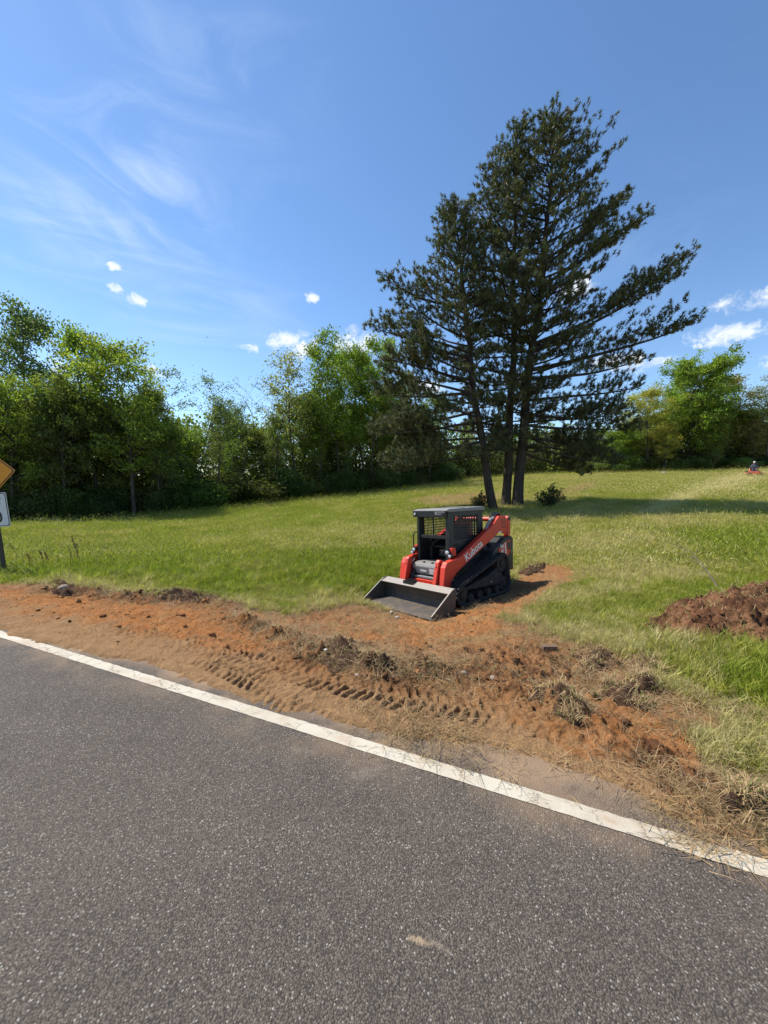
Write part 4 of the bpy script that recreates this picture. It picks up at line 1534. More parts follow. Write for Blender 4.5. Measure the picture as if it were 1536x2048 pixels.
GL, GR = 'trees at the front of the left woods', 'trees at the front of the right woods'
FRONT = [
    ('full_b', -60, 790, 26.5, 'yg', 'bushy yellow-green tree cut off by the left picture edge', GL, 1.0),
    ('airy', 72, 606, 31.5, 'blue', 'tallest airy blue-green tree of the left woods, above the road sign', GL, 0.80),
    ('full', 25, 770, 27.5, 'yg', 'low yellow-green tree directly behind the road sign', GL, 0.8),
    ('full_b', 128, 775, 29.5, 'olive', 'mid-height olive tree under the gap between the two tallest left trees', GL, 0.9),
    ('airy_b', 200, 662, 32.5, 'fresh', 'second tallest tree of the left woods with a flat leafy top', GL, 0.85),
    ('full_b', 268, 716, 32, 'yg', 'yellow-green tree leaning against the second tallest left tree', GL, 0.95),
    ('full', 320, 800, 33.5, 'olive', 'rounded olive tree where the left skyline drops steeply', GL, 0.65),
    ('thin_b', 385, 758, 37, 'blue', 'thin blue-green tree with twigs showing on the low left skyline', GL, 1.0),
    ('thin', 432, 800, 38, 'olive', 'small sparse olive tree beside the thin blue-green one', GL, 1.1),
    ('thin_b', 482, 812, 41, 'blue', 'sparse greyish tree in the lowest dip of the skyline', GL, 1.0),
    ('bare', 543, 770, 43, 'pale', 'nearly leafless tree with fine spreading twigs', GL, 1.0),
    ('thin', 597, 698, 44.5, 'pale', 'tall pale thin-leaved tree with a forked trunk', GL, 1.15),
    ('thin', 640, 738, 47, 'fresh', 'slim fresh green tree between pale tree and dense green trees', GL, 0.9),
    ('green', 686, 698, 48.5, 'fresh', 'dense bright green tree, first left of the big pines', GL, 0.75),
    ('green', 738, 706, 51, 'fresh', 'dense green tree half hidden by the pine branches', GL, 0.8),
    ('green', 800, 770, 54, 'olive', 'green tree seen through the left pine branches', GL, 0.9),
    ('full_b', 858, 800, 58, 'yg', 'yellow-green tree seen behind the leaning pine', GL, 0.8),
    ('low', 1238, 862, 62, 'fresh', 'lowest light green tree at the left end of the right woods', GR, 1.0),
    ('full', 1290, 792, 61, 'gold', 'golden green tree on the left shoulder of the right woods', GR, 1.15),
    ('big', 1372, 745, 62, 'fresh', 'biggest rounded bright green tree of the right woods', GR, 0.85),
    ('full', 1440, 766, 63, 'rust', 'rust-tinted tree just right of the biggest green tree', GR, 1.1),
    ('full_b', 1325, 850, 59.5, 'gold', 'lower golden tree in front of the right woods', GR, 0.9),
    ('thin_b', 1478, 800, 62, 'pale', 'sparse grey-green tree in the right-hand skyline dip', GR, 1.1),
    ('full_b', 1415, 850, 59.5, 'olive', 'olive tree with pale trunks below the rust-tinted tree', GR, 0.8),
    ('thin', 1530, 770, 58, 'pale', 'tall thin tree above the riding mower', GR, 1.3),
    ('full_b', 1500, 845, 59, 'rust', 'brownish tree standing behind the riding mower', GR, 0.9),
    ('full', 1580, 800, 58, 'olive', 'dark olive tree at the right picture edge', GR, 0.9),
]
NICK = ['the edge tree cut off at left', 'the tallest airy tree', 'the low tree behind the sign', 'the mid-height olive tree', 'the flat-topped second tallest tree',
        'the leaning yellow-green tree', 'the rounded olive tree', 'the thin blue-green tree', 'the small sparse olive tree', 'the sparse greyish tree',
        'the nearly leafless tree', 'the pale forked tree', 'the slim fresh green tree', 'the dense bright green tree', 'the half-hidden dense green tree',
        'the tree seen through the pine', 'the tree behind the leaning pine', 'the lowest light green tree', 'the golden green tree', 'the biggest rounded tree',
        'the rust-tinted tree', 'the lower golden tree', 'the sparse grey-green tree', 'the olive tree with pale trunks', 'the tall thin tree',
        'the brownish tree behind the mower', 'the dark olive edge tree']
ORD = ['first', 'second', 'third', 'fourth', 'fifth', 'sixth', 'seventh', 'eighth', 'ninth', 'tenth', 'eleventh', 'twelfth']
_cnt = {}


def near_label(px, what, where):
    k = min(range(len(FRONT)), key=lambda q: abs(FRONT[q][1] - px))
    c = _cnt.get((what, k), 0)
    _cnt[(what, k)] = c + 1
    return '%s %s %s %s' % (ORD[c], what, where, NICK[k])


for i, (kind, px, yt, D, cn_, lab, grp, wd) in enumerate(FRONT):
    tree_px('broadleaf_tree', kind, px, yt, D, cn_, lab, grp, 300 + i, wd)

# slimmer trees deeper in the woods, told apart only as trunks
kinds = ['slim', 'slim', 'airy_b', 'thin', 'full_b', 'slim', 'low']
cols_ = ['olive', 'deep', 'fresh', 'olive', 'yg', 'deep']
GB, GB2 = 'slim trees deeper in the left woods', 'slim trees deeper in the right woods'
r_ = np.random.default_rng(77)
for i in range(46):
    px = -130 + 1040 * (i + r_.uniform(0, 0.9)) / 46
    D = float(edge_depth(px)) + r_.uniform(0.8, 9.0)
    cap = float(np.interp(px, [-160, 60, 300, 340, 480, 560, 640, 760, 860, 920], [790, 790, 790, 815, 830, 820, 790, 770, 830, 880]))
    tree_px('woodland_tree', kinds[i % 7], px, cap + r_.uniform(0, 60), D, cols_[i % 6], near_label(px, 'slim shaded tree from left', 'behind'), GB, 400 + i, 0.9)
for i in range(22):
    px = 1215 + 400 * (i + r_.uniform(0, 0.9)) / 22
    D = float(edge_depth(px)) + r_.uniform(0.5, 8.0)
    cap = float(np.interp(px, [1215, 1260, 1370, 1450, 1600], [880, 830, 780, 805, 810]))
    tree_px('woodland_tree', ['full', 'slim', 'full_b', 'low', 'full_b'][i % 5], px, cap + r_.uniform(0, 60), D, ['gold', 'fresh', 'olive', 'yg'][i % 4], near_label(px, 'shaded tree from left', 'behind'), GB2, 500 + i, 1.0)

# far wood behind: reads as one mass
r_ = np.random.default_rng(91)
S = Soup()
C_all, col_all = [], []
Wd = Soup()
for i in range(300):
    px = r_.uniform(-420, 1950) if i < 250 else r_.uniform(860, 1250)
    D = float(edge_depth(px)) + r_.uniform(9, 34)
    if 880 < px < 1240:
        D = r_.uniform(66, 100)
    a, _ = ray(px, 1000)
    x = a * D
    z = gz(x, D)
    cap = float(np.interp(px, [-420, 60, 300, 340, 480, 560, 640, 760, 900, 1000, 1180, 1240, 1370, 1500, 1950], [780, 780, 800, 815, 830, 825, 810, 820, 850, 845, 850, 845, 800, 830, 800]))
    _, dt = ray(px, cap + r_.uniform(0, 50))
    H = max(3.0, CAM_H - dt * D - z)
    n = int(150 + 12 * H)
    u = r_.uniform(0.0, 1, n) ** 0.85
    wdt = (1.2 + 0.13 * H) * np.sqrt(np.clip(1 - (u * 1.7 - 0.75) ** 2, 0.08, 1))
    an = r_.uniform(0, 6.28, n)
    q = np.sqrt(r_.uniform(0.1, 1, n)) * wdt
    C_all.append(np.stack([x + q * np.cos(an), D + q * np.sin(an), z + 0.2 + u * H], -1))
    base_c = np.array(LC[['olive', 'fresh', 'yg', 'deep', 'olive', 'pale'][i % 6]])
    col_all.append(base_c * r_.uniform(0.6, 1.2, (n, 1)))
    Wd.tube(np.array([[x, D, z - 0.3], [x + r_.normal(0, 0.2), D, z + H * 0.5], [x + r_.normal(0, 0.4), D, z + H * 0.95]]), np.array([0.16, 0.11, 0.03]), 4)
leaf_quads(S, np.concatenate(C_all), r_, 0.30, np.concatenate(col_all))
U = 90000
pxs = r_.uniform(-300, 1750, U)
gapm = (pxs > 930) & (pxs < 1150)
Du = edge_depth(pxs) + r_.uniform(1.5, 22, U) + np.where(gapm, 8, 0)
Xu = (pxs - 768) / FPX * Du
Zu = g_base(Xu, Du)
hu = r_.uniform(0, 1, U) ** 1.1 * (3.2 + 1.8 * fbm(Xu * 0.2, Du * 0.2, 2, 171))
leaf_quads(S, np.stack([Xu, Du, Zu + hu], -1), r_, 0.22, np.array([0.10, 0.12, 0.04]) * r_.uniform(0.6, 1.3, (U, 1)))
U = 34000
pxs = r_.uniform(560, 1260, U)
gapm = (pxs > 900) & (pxs < 1180)
Du = edge_depth(pxs) + r_.uniform(1.0, 7, U) + np.where(gapm, 5, 0)
Xu = (pxs - 768) / FPX * Du
hu = r_.uniform(0, 1, U) * (4.6 + 2.0 * fbm(Xu * 0.25, Du * 0.25, 2, 173))
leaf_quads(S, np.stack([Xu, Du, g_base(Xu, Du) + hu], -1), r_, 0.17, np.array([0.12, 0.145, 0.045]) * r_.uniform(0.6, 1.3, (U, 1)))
fw_o = add_obj('far_woods', S.mesh('far_woods'), m_leaf)
tag(fw_o, 'far mass of green woodland behind the nearer trees', 'woods', kind='stuff')
fwt = add_obj('far_trunks', Wd.mesh('far_trunks', True), m_bark, fw_o)
tag(fwt, kind='stuff')


# ------------------------------------------------------------------ shrubs along the woods
def shrub_mesh(seed, w_, h_, n, ls, k=16, loose=0.17):
    r = np.random.default_rng(seed)
    W, LF = Soup(), Soup()
    cs_ = []
    for i in range(k):
        a = r.uniform(0, 6.28)
        q = math.sqrt(r.uniform(0.02, 1)) * w_
        hh = h_ * r.uniform(0.55, 1.0) * (1 - 0.45 * (q / w_) ** 2)
        tip = np.array([q * math.cos(a), q * math.sin(a), hh])
        W.tube(np.array([[0.1 * math.cos(a), 0.1 * math.sin(a), -0.2], tip * [0.45, 0.45, 0.6], tip]), np.array([0.03, 0.02, 0.008]), 4)
        for e in (0.25, 0.45, 0.65, 0.85, 1.0):
            cs_.append(tip * [e, e, 0.15 + 0.85 * e])
    cs_ = np.array(cs_)
    C = cs_[r.integers(0, len(cs_), n)] + r.normal(0, loose * w_, (n, 3)) * [1, 1, 0.8]
    C[:, 2] = np.abs(C[:, 2])
    cl = (r.uniform(0.65, 1.35, n))[:, None] * np.array([1, 1, 1.0])
    leaf_quads(LF, C, r, ls, cl)
    a, b = W.mesh('stems', True), LF.mesh('foliage')
    a.materials.append(m_bark)
    b.materials.append(m_leaf)
    return a, b


SH = [shrub_mesh(600 + k, 1.6, 2.6, 6500, 0.085) for k in range(4)]
SH.append(shrub_mesh(651, 1.5, 2.8, 1700, 0.10, 34, 0.075))


def put_shrub(name, x, y, s, sz, colr, label, group, seed, kind=None):
    r = np.random.default_rng(seed)
    a, b = SH[seed % 4 if kind is None else kind]
    root = empty(name, (x, y, gz(x, y) - 0.03), (0, 0, r.uniform(0, 6.28)), label, 'shrub', group)
    root.scale = (s, s, sz)
    for nm, d in (('stems', a), ('foliage', b)):
        o = bpy.data.objects.new(nm, d)
        col.objects.link(o)
        o.parent = root
        if nm == 'foliage':
            o.color = (*[c * r.uniform(0.85, 1.15) for c in colr], 1)
    return root


GS = 'shrubs along the foot of the left woods'
r_ = np.random.default_rng(5)
sh_lab = {
    3: 'rounded dark green shrub under the second tallest left tree',
    11: 'broad dark green shrub bulging from the middle of the wood edge',
    15: 'rounded shrub at the right end of the wood edge, before the pines',
}
for i in range(36):
    px = -90 + 1000 * (i + r_.uniform(0.1, 0.9)) / 36
    D = float(edge_depth(px)) + r_.uniform(-0.6, 2.0)
    a, _ = ray(px, 1010)
    sc_h = r_.uniform(0.85, 1.3) * (1.25 if 350 < px < 780 else 1.0)
    put_shrub('shrub', a * D, D, sc_h * r_.uniform(0.9, 1.3), sc_h * 0.95, (0.135, 0.178, 0.048) if i % 3 else (0.165, 0.19, 0.06),
              near_label(px, 'dark green shrub', 'below'), GS, 620 + i)
for i in range(12):
    px = 1150 + 440 * (i + r_.uniform(0.1, 0.9)) / 12
    D = float(edge_depth(px)) + r_.uniform(-0.3, 2.0)
    a, _ = ray(px, 945)
    put_shrub('shrub', a * D, D, r_.uniform(0.8, 1.4), r_.uniform(0.6, 1.1), LC['olive'] if i % 2 else LC['deep'],
              near_label(px, 'green shrub', 'below'), 'shrubs along the foot of the right woods', 660 + i)
for (px, py, D, s, sz, cn_, lab) in [(1098, 1004, 21.0, 0.56, 0.55, (0.075, 0.095, 0.042), 'small dark spiky bush right of the pine trunks'),
                                    (958, 1012, 21.2, 0.34, 0.46, (0.12, 0.11, 0.05), 'thin brushy shoots left of the leaning pine trunk')]:
    a, _ = ray(px, py)
    put_shrub('bush', a * D, D, s, sz, cn_, lab, 'undergrowth at the pine trunks', 690 + int(px) % 7, 4)

# ------------------------------------------------------------------ compact track loader
m_red = mat_basic('loader_orange_paint', (0.60, 0.034, 0.012), 0.42, 0.0, 0.15, (0.30, 0.115, 0.055), 5.0, low=0.6)
m_char = mat_basic('charcoal_paint', (0.012, 0.014, 0.013), 0.5, 0.0, 0.25, (0.07, 0.055, 0.04), 5.0)
m_black = mat_basic('black_steel', (0.009, 0.009, 0.010), 0.5, 0.0, 0.22, (0.05, 0.036, 0.025), 6.0)
m_rubber = mat_basic('track_rubber', (0.013, 0.012, 0.012), 0.8, 0.0, 0.5, (0.060, 0.042, 0.030), 9.0, 0.4)
m_under = mat_basic('dusty_undercarriage', (0.018, 0.016, 0.014), 0.8, 0.0, 0.5, (0.085, 0.055, 0.034), 7.0, 0.4)
m_steel = mat_basic('worn_bucket_steel', (0.085, 0.074, 0.061), 0.65, 0.25, 0.65, (0.17, 0.115, 0.072), 7.0, 0.3)
m_steel_lip = mat_basic('rubbed_plate_edge', (0.22, 0.20, 0.17), 0.55, 0.3, 0.45, (0.20, 0.14, 0.09), 12.0, 0.2)
m_edge = mat_basic('bright_worn_steel', (0.33, 0.30, 0.255), 0.5, 0.3, 0.4, (0.30, 0.22, 0.15), 9.0, 0.2)
m_roof = mat_basic('dusty_roof', (0.205, 0.20, 0.19), 0.6, 0.0, 0.35, (0.30, 0.25, 0.19), 3.0)
m_grey = mat_basic('grey_step_paint', (0.20, 0.195, 0.185), 0.55, 0.0, 0.35, (0.24, 0.17, 0.11), 8.0)
m_white = mat_basic('white_decal', (0.72, 0.70, 0.66), 0.45, 0.0, 0.12)
m_silver = mat_basic('silver_metal', (0.50, 0.50, 0.50), 0.3, 0.9, 0.15)
m_lens = mat_basic('lamp_lens', (0.62, 0.66, 0.68), 0.12, 0.4, 0.1)
m_hose = mat_basic('hose_rubber', (0.014, 0.014, 0.014), 0.42, 0.0, 0.1)
m_sleeve = mat_basic('grey_hose_sleeve', (0.24, 0.235, 0.225), 0.6, 0.0, 0.2)
m_yellow = mat_basic('yellow_decal', (0.55, 0.36, 0.06), 0.5, 0.0, 0.2)
m_seat = mat_basic('seat_vinyl', (0.022, 0.022, 0.024), 0.5, 0.0, 0.3, (0.10, 0.08, 0.06))

LD = empty('track_loader', LOADER_POSE['loc'], LOADER_POSE['rot'], 'orange and charcoal compact track loader parked on the dirt with its bucket down', 'loader')

# chassis and rear tower
body = MB().box(-1.15, 0.72, -0.44, 0.44, 0.24, 0.82).build('chassis', m_black, LD, 0.02)
tow = [(-1.45, 0.44), (-1.47, 1.18), (-1.40, 1.24), (-1.12, 1.22), (-0.62, 0.98), (-0.55, 0.80), (-0.60, 0.70), (-1.00, 0.66), (-1.12, 0.44)]
tower = MB().prism(tow, -0.72, 0.72).build('engine_cover', m_char, LD, 0.015)
MB().box(-1.485, -1.45, -0.50, 0.50, 0.52, 1.12).build('rear_door', m_black, LD, 0.01)
for s in (-1, 1):
    y0, y1 = s * 0.722, s * 0.728
    pan = MB().prism([(-1.34, 1.17), (-1.06, 1.12), (-0.80, 0.985), (-0.86, 0.86), (-0.98, 0.78), (-1.10, 0.74), (-1.30, 0.86)], y0, y1).build('side_decal', m_red, LD)
    dk = MB().prism([(-1.32, 1.13), (-1.15, 1.10), (-1.20, 0.95), (-1.29, 0.92)], y1, s * 0.7305).build('dark_stripe', m_black, pan)
    st_ = MB().prism([(-1.07, 1.115), (-1.115, 1.125), (-1.145, 0.80), (-1.10, 0.76)], y1, s * 0.7315).build('white_stripe', m_white, pan)
    Mx = Matrix.Translation((-0.955, s * 0.7325, 0.975)) @ Matrix.Rotation(R(90 * 1), 4, 'X')
    Mx = Matrix.Translation((-0.96, s * 0.7325, 0.985)) @ (Matrix.Rotation(R(180), 4, 'Z') if s > 0 else Matrix.Identity(4)) @ Matrix.Rotation(R(90), 4, 'X')
    text_obj('decal_text', 'SVL\n65', 0.105, m_white, pan, Mx, 0.004, 0.001)
    MB().box(-1.40, -1.375, y0, s * 0.726, 0.84, 0.91).build('reflector', m_silver, LD)
    for q in range(5):
        MB().box(-1.42, -1.22, s * 0.722, s * 0.726, 0.50 + q * 0.035, 0.515 + q * 0.035).build('cooling_slot', m_black, LD)

# cab
cab_f, cab_r, cy = 0.62, -0.62, 0.44
for s in (-1, 1):
    MB().prism([(0.56, 0.78), (0.66, 0.78), (0.64, 1.90), (0.55, 1.90)], s * (cy - 0.07), s * cy).build('front_post', m_char, LD, 0.008)
    MB().prism([(-0.64, 0.95), (-0.54, 0.95), (-0.54, 1.90), (-0.64, 1.90)], s * (cy - 0.06), s * cy).build('rear_post', m_char, LD, 0.008)
    MB().box(-0.54, 0.555, s * (cy - 0.035), s * (cy - 0.004), 1.80, 1.90).build('top_rail', m_char, LD, 0.006)
    MB().box(-0.54, 0.555, s * (cy - 0.035), s * (cy - 0.004), 0.80, 1.30).build('side_panel', m_char, LD, 0.006)
    scn = MB().box(0.44, 0.555, s * (cy - 0.037), s * (cy - 0.006), 1.30, 1.80).build('side_screen', m_char, LD, 0.004)
    MB().box(-0.54, -0.47, s * (cy - 0.037), s * (cy - 0.006), 1.30, 1.80).build('screen_frame', m_char, scn, 0.004)
    wires = MB()
    for q in range(19):
        x_ = -0.45 + q * 0.048
        wires.box(x_ - 0.008, x_ + 0.008, s * (cy - 0.024), s * (cy - 0.016), 1.30, 1.80)
    for q in range(8):
        z_ = 1.335 + q * 0.062
        wires.box(-0.47, 0.44, s * (cy - 0.015), s * (cy - 0.009), z_ - 0.007, z_ + 0.007)
    wires.build('wire_mesh', m_black, scn)
    vt = MB()
    for q in range(6):
        vt.box(0.30 + q * 0.03, 0.315 + q * 0.03, s * (cy - 0.004), s * (cy + 0.001), 1.03, 1.22)
    vt.build('panel_vent', m_black, LD)
    MB().tube([(0.68, s * 0.50, 0.92), (0.70, s * 0.505, 1.00), (0.70, s * 0.505, 1.40), (0.675, s * 0.47, 1.46), (0.64, s * 0.45, 1.46)], 0.014, 8).build('grab_rail', m_black, LD, smooth=True)
    MB().tube([(0.665, s * (cy - 0.03), 1.84), (0.668, s * (cy - 0.03), 1.84)], 0.018, 10).build('bolt_head', m_silver, LD)
MB().box(-0.63, -0.60, -cy + 0.06, cy - 0.06, 0.95, 1.30).build('rear_panel', m_black, LD)
MB().box(-0.63, -0.60, -cy + 0.06, cy - 0.06, 1.74, 1.90).build('rear_top_rail', m_black, LD)
rw = MB()
for q in range(12):
    y_ = -0.36 + q * 0.065
    rw.box(-0.62, -0.612, y_ - 0.010, y_ + 0.010, 1.30, 1.74)
for q in range(6):
    rw.box(-0.611, -0.604, -0.39, 0.39, 1.355 + q * 0.065, 1.373 + q * 0.065)
rw.build('rear_wire_mesh', m_black, LD)
roof = MB().prism([(0.70, 1.915), (0.71, 1.945), (0.62, 1.968), (-0.60, 1.985), (-0.68, 1.965), (-0.68, 1.90), (0.60, 1.90)], -0.475, 0.475).build('roof', m_roof, LD, 0.012)
MB().box(0.06, 0.075, -0.46, 0.46, 1.972, 1.984).build('roof_seam', m_char, roof)
MB().prism([(0.712, 1.80), (0.725, 1.80), (0.725, 1.93), (0.712, 1.93)], -0.47, 0.47).build('front_visor', m_black, LD, 0.005)
plate = MB().prism([(0.726, 1.845), (0.732, 1.845), (0.732, 1.915), (0.726, 1.915)], 0.17, 0.43).build('model_plate', m_grey, LD, 0.003)
Mx = Matrix.Translation((0.733, 0.30, 1.88)) @ Matrix.Rotation(R(90), 4, 'Z') @ Matrix.Rotation(R(90), 4, 'X')
text_obj('plate_text', 'SVL65', 0.055, m_black, plate, Mx, 0.001, 0.001)
for s in (-1, 1):
    MB().tube([(0.735, s * 0.40, 1.87), (0.755, s * 0.40, 1.87)], 0.028, 12).build('work_light', m_lens if s < 0 else m_black, LD)

# inside the cab
MB().box(-0.30, 0.18, -0.24, 0.24, 0.86, 1.02).build('seat_cushion', m_seat, LD, 0.03)
MB().prism([(-0.30, 1.00), (-0.18, 1.00), (-0.30, 1.55), (-0.40, 1.55)], -0.23, 0.23).build('seat_back', m_seat, LD, 0.03)
for s in (-1, 1):
    MB().box(-0.25, 0.35, s * 0.27, s * 0.38, 0.82, 1.12).build('arm_console', m_black, LD, 0.015)
    js = MB().tube([(0.30, s * 0.32, 1.12), (0.33, s * 0.31, 1.24)], 0.016, 8).build('joystick', m_black, LD)
    MB().tube([(0.33, s * 0.31, 1.24), (0.34, s * 0.305, 1.34)], 0.028, 8).build('joystick_grip', m_seat, js)
MB().tube([(-0.3, 0.40, 1.30), (0.30, 0.30, 1.16), (0.36, 0.18, 1.12), (0.36, -0.18, 1.12), (0.30, -0.30, 1.16), (-0.3, -0.40, 1.30)], 0.022, 8).build('lap_bar', m_black, LD, smooth=True)
MB().box(0.56, 0.62, -0.38, 0.38, 1.33, 1.40).build('cross_bar', m_black, LD, 0.006)
MB().box(0.575, 0.60, -0.012, 0.012, 1.40, 1.80).build('screen_bar', m_black, LD)
fl = MB().box(-0.55, 0.60, -0.40, 0.40, 0.80, 0.835).build('cab_floor', m_black, LD)

# front step, cross member
step = MB().prism([(0.62, 0.835), (0.86, 0.80), (0.89, 0.74), (0.86, 0.58), (0.72, 0.56), (0.62, 0.60)], -0.37, 0.37).build('front_step', m_grey, LD, 0.01)
for s in (-0.14, 0.10):
    MB().box(0.74, 0.79, s - 0.02, s + 0.02, 0.812, 0.836).build('step_bolt', m_black, step)
MB().prism([(0.866, 0.60), (0.872, 0.60), (0.893, 0.71), (0.887, 0.71)], 0.10, 0.34).build('warning_label', m_white, step)
MB().prism([(0.869, 0.605), (0.875, 0.605), (0.886, 0.665), (0.880, 0.665)], 0.21, 0.33).build('yellow_label', m_yellow, step)
Mx = Matrix.Translation((0.884, -0.06, 0.66)) @ Matrix.Rotation(R(90), 4, 'Z') @ Matrix.Rotation(R(80), 4, 'X')
text_obj('step_text', 'Kubota', 0.055, m_white, step, Mx, 0.001, 0.001)
MB().box(0.70, 0.92, -0.36, 0.36, 0.50, 0.545).build('lower_step', m_grey, LD, 0.008)
fcm = MB().prism([(0.72, 0.22), (0.93, 0.24), (0.95, 0.48), (0.72, 0.50)], -0.36, 0.36).build('front_cross_member', m_red, LD, 0.012)
for q in range(3):
    y_ = -0.16 + q * 0.15
    MB().prism([(0.94, 0.28), (0.962, 0.28), (0.972, 0.42), (0.95, 0.42)], y_ - 0.05, y_ + 0.05).build('red_pad', m_red, fcm, 0.004)

# lift arms
ARM = [(-1.36, 1.30), (-1.38, 1.66), (-1.30, 1.73), (-1.04, 1.74), (-0.86, 1.62), (-0.66, 1.50), (0.50, 0.965), (0.74, 0.93), (0.93, 0.90), (1.00, 0.80), (1.08, 0.40), (1.07, 0.24), (0.98, 0.19), (0.89, 0.26), (0.80, 0.52), (0.62, 0.66), (0.35, 0.78), (-0.30, 1.06), (-0.95, 1.33), (-1.10, 1.36)]
for s in (-1, 1):
    arm = MB().prism(ARM, s * 0.50, s * 0.63).build('lift_arm', m_red, LD, 0.014)
    y_o = s * 0.741
    ang_ = math.atan2(0.535, 1.16)
    if s > 0:
        Mt = Matrix.Translation((0.02, 0.632, 1.045)) @ Matrix.Rotation(R(180), 4, 'Z') @ Matrix.Rotation(R(90), 4, 'X') @ Matrix.Rotation(ang_, 4, 'Z')
    else:
        Mt = Matrix.Translation((0.02, -0.632, 1.045)) @ Matrix.Rotation(R(90), 4, 'X') @ Matrix.Rotation(-ang_, 4, 'Z')
    text_obj('brand_lettering', 'Kubota', 0.235, m_white, arm, Mt, 0.004, 0.0015)
    for q in range(5):
        vz = 1.44 + q * 0.045
        MB().prism([(-1.30, vz), (-1.12, vz + 0.02), (-1.12, vz + 0.034), (-1.30, vz + 0.014)], s * 0.630, s * 0.633).build('vent_slot', m_black, arm)
    MB().box(-1.12, -0.97, s * 0.6305, s * 0.633, 1.345, 1.375).build('arm_label', m_white, arm)
    MB().prism([(-1.52, 1.20), (-1.55, 1.64), (-1.50, 1.72), (-1.44, 1.72), (-1.405, 1.66), (-1.40, 1.26), (-1.44, 1.16)], s * 0.50, s * 0.62).build('rear_link', m_red, LD, 0.012)
    MB().tube([(-1.47, s * 0.48, 1.66), (-1.47, s * 0.635, 1.66)], 0.045, 12).build('pivot_pin', m_black, LD)
    MB().tube([(-1.30, s * 0.47, 0.62), (-0.72, s * 0.47, 1.16)], 0.05, 12).build('lift_cylinder', m_black, LD)
    MB().tube([(-0.72, s * 0.47, 1.16), (-0.40, s * 0.47, 1.28)], 0.026, 10).build('cylinder_rod', m_silver, LD)
    # bucket cylinder guards and attachment uprights between the arms
    up_ = MB().prism([(0.88, 0.93), (0.96, 0.945), (1.01, 0.90), (1.16, 0.36), (1.12, 0.28), (1.04, 0.28), (0.90, 0.80)], s * 0.385, s * 0.475).build('tilt_guard', m_red, LD, 0.012)
    for zz in (0.80, 0.38):
        xx = np.interp(zz, [0.36, 0.9], [1.155, 1.005])
        MB().tube([(xx - 0.01, s * 0.43, zz), (xx + 0.012, s * 0.43, zz + 0.004)], 0.014, 8).build('guard_bolt', m_black, up_)
    MB().tube([(0.80, s * 0.33, 0.75), (1.05, s * 0.33, 0.36)], 0.035, 10).build('tilt_cylinder', m_black, LD)
    MB().tube([(0.76, s * 0.42, 0.90), (0.86, s * 0.41, 0.86), (0.93, s * 0.40, 0.72), (0.96, s * 0.39, 0.50)], 0.012, 6).build('hydraulic_hose', m_hose, LD, smooth=True)
    MB().tube([(0.74, s * 0.44, 0.86), (0.83, s * 0.44, 0.80), (0.90, s * 0.42, 0.62), (0.98, s * 0.37, 0.46)], 0.012, 6).build('hydraulic_hose', m_hose, LD, smooth=True)
    hb = MB().prism([(0.52, 0.99), (0.66, 0.97), (0.66, 1.15), (0.54, 1.16)], s * 0.455, s * 0.545).build('lamp_bracket', m_red, LD, 0.01)
    hl = MB()
    hl.tube([(0.665, s * 0.475, 1.075), (0.74, s * 0.475, 1.07)], [0.045, 0.055], 14)
    hl_o = hl.build('headlight', m_black, LD, smooth=True)
    MB().tube([(0.741, s * 0.475, 1.07), (0.748, s * 0.475, 1.07)], [0.046, 0.03], 14).build('lens', m_lens, hl_o, smooth=True)
    hl = MB().tube([(0.665, s * 0.535, 1.01), (0.735, s * 0.535, 1.0)], [0.04, 0.048], 14).build('headlight', m_black, LD, smooth=True)
    MB().tube([(0.736, s * 0.535, 1.0), (0.743, s * 0.535, 1.0)], [0.04, 0.026], 14).build('lens', m_lens, hl, smooth=True)
MB().tube([(-1.17, -0.61, 1.655), (-1.17, 0.61, 1.655)], 0.055, 14).build('arm_cross_tube', m_red, LD, smooth=True)
MB().tube([(1.0, -0.61, 0.36), (1.0, 0.61, 0.36)], 0.045, 14).build('front_cross_tube', m_red, LD, smooth=True)
for k, y_ in enumerate((0.42, 0.465, 0.51)):
    MB().tube([(-0.55, y_ + 0.03, 1.36), (-0.78, y_ + 0.03, 1.52), (-0.96, y_ + 0.02, 1.74), (-1.10, y_ + 0.01, 1.83 - 0.02 * k), (-1.22, y_, 1.80), (-1.30, y_, 1.66)], 0.018, 8).build('hydraulic_hose', m_hose, LD, smooth=True)
MB().tube([(-0.58, 0.52, 1.40), (-0.70, 0.525, 1.56), (-0.82, 0.53, 1.67), (-0.93, 0.535, 1.70)], 0.036, 10).build('hose_sleeve', m_sleeve, LD, smooth=True)

# bucket
BK = empty('bucket', (0, 0, 0))
BK.parent = LD
BW = 0.965
tp = [(1.115, 0.450), (1.125, 0.465), (1.325, 0.400), (1.315, 0.385)]
topp = MB().prism(tp, -BW + 0.012, BW - 0.012).build('top_plate', m_edge, BK)
bk = MB().prism([(1.300, 0.388), (1.318, 0.388), (1.225, 0.30), (1.175, 0.19), (1.18, 0.085), (1.21, 0.045), (1.20, 0.03), (1.165, 0.075), (1.16, 0.19), (1.21, 0.305)], -BW + 0.012, BW - 0.012).build('back_plate', m_steel, BK)
flp = MB().prism([(1.20, 0.032), (1.21, 0.046), (1.70, 0.030), (1.70, 0.012), (1.20, 0.015)], -BW + 0.012, BW - 0.012).build('floor_plate', m_steel, BK)
MB().prism([(1.66, 0.034), (1.80, 0.018), (1.80, 0.010), (1.66, 0.010)], -BW - 0.01, BW + 0.01).build('cutting_edge', m_steel, BK)
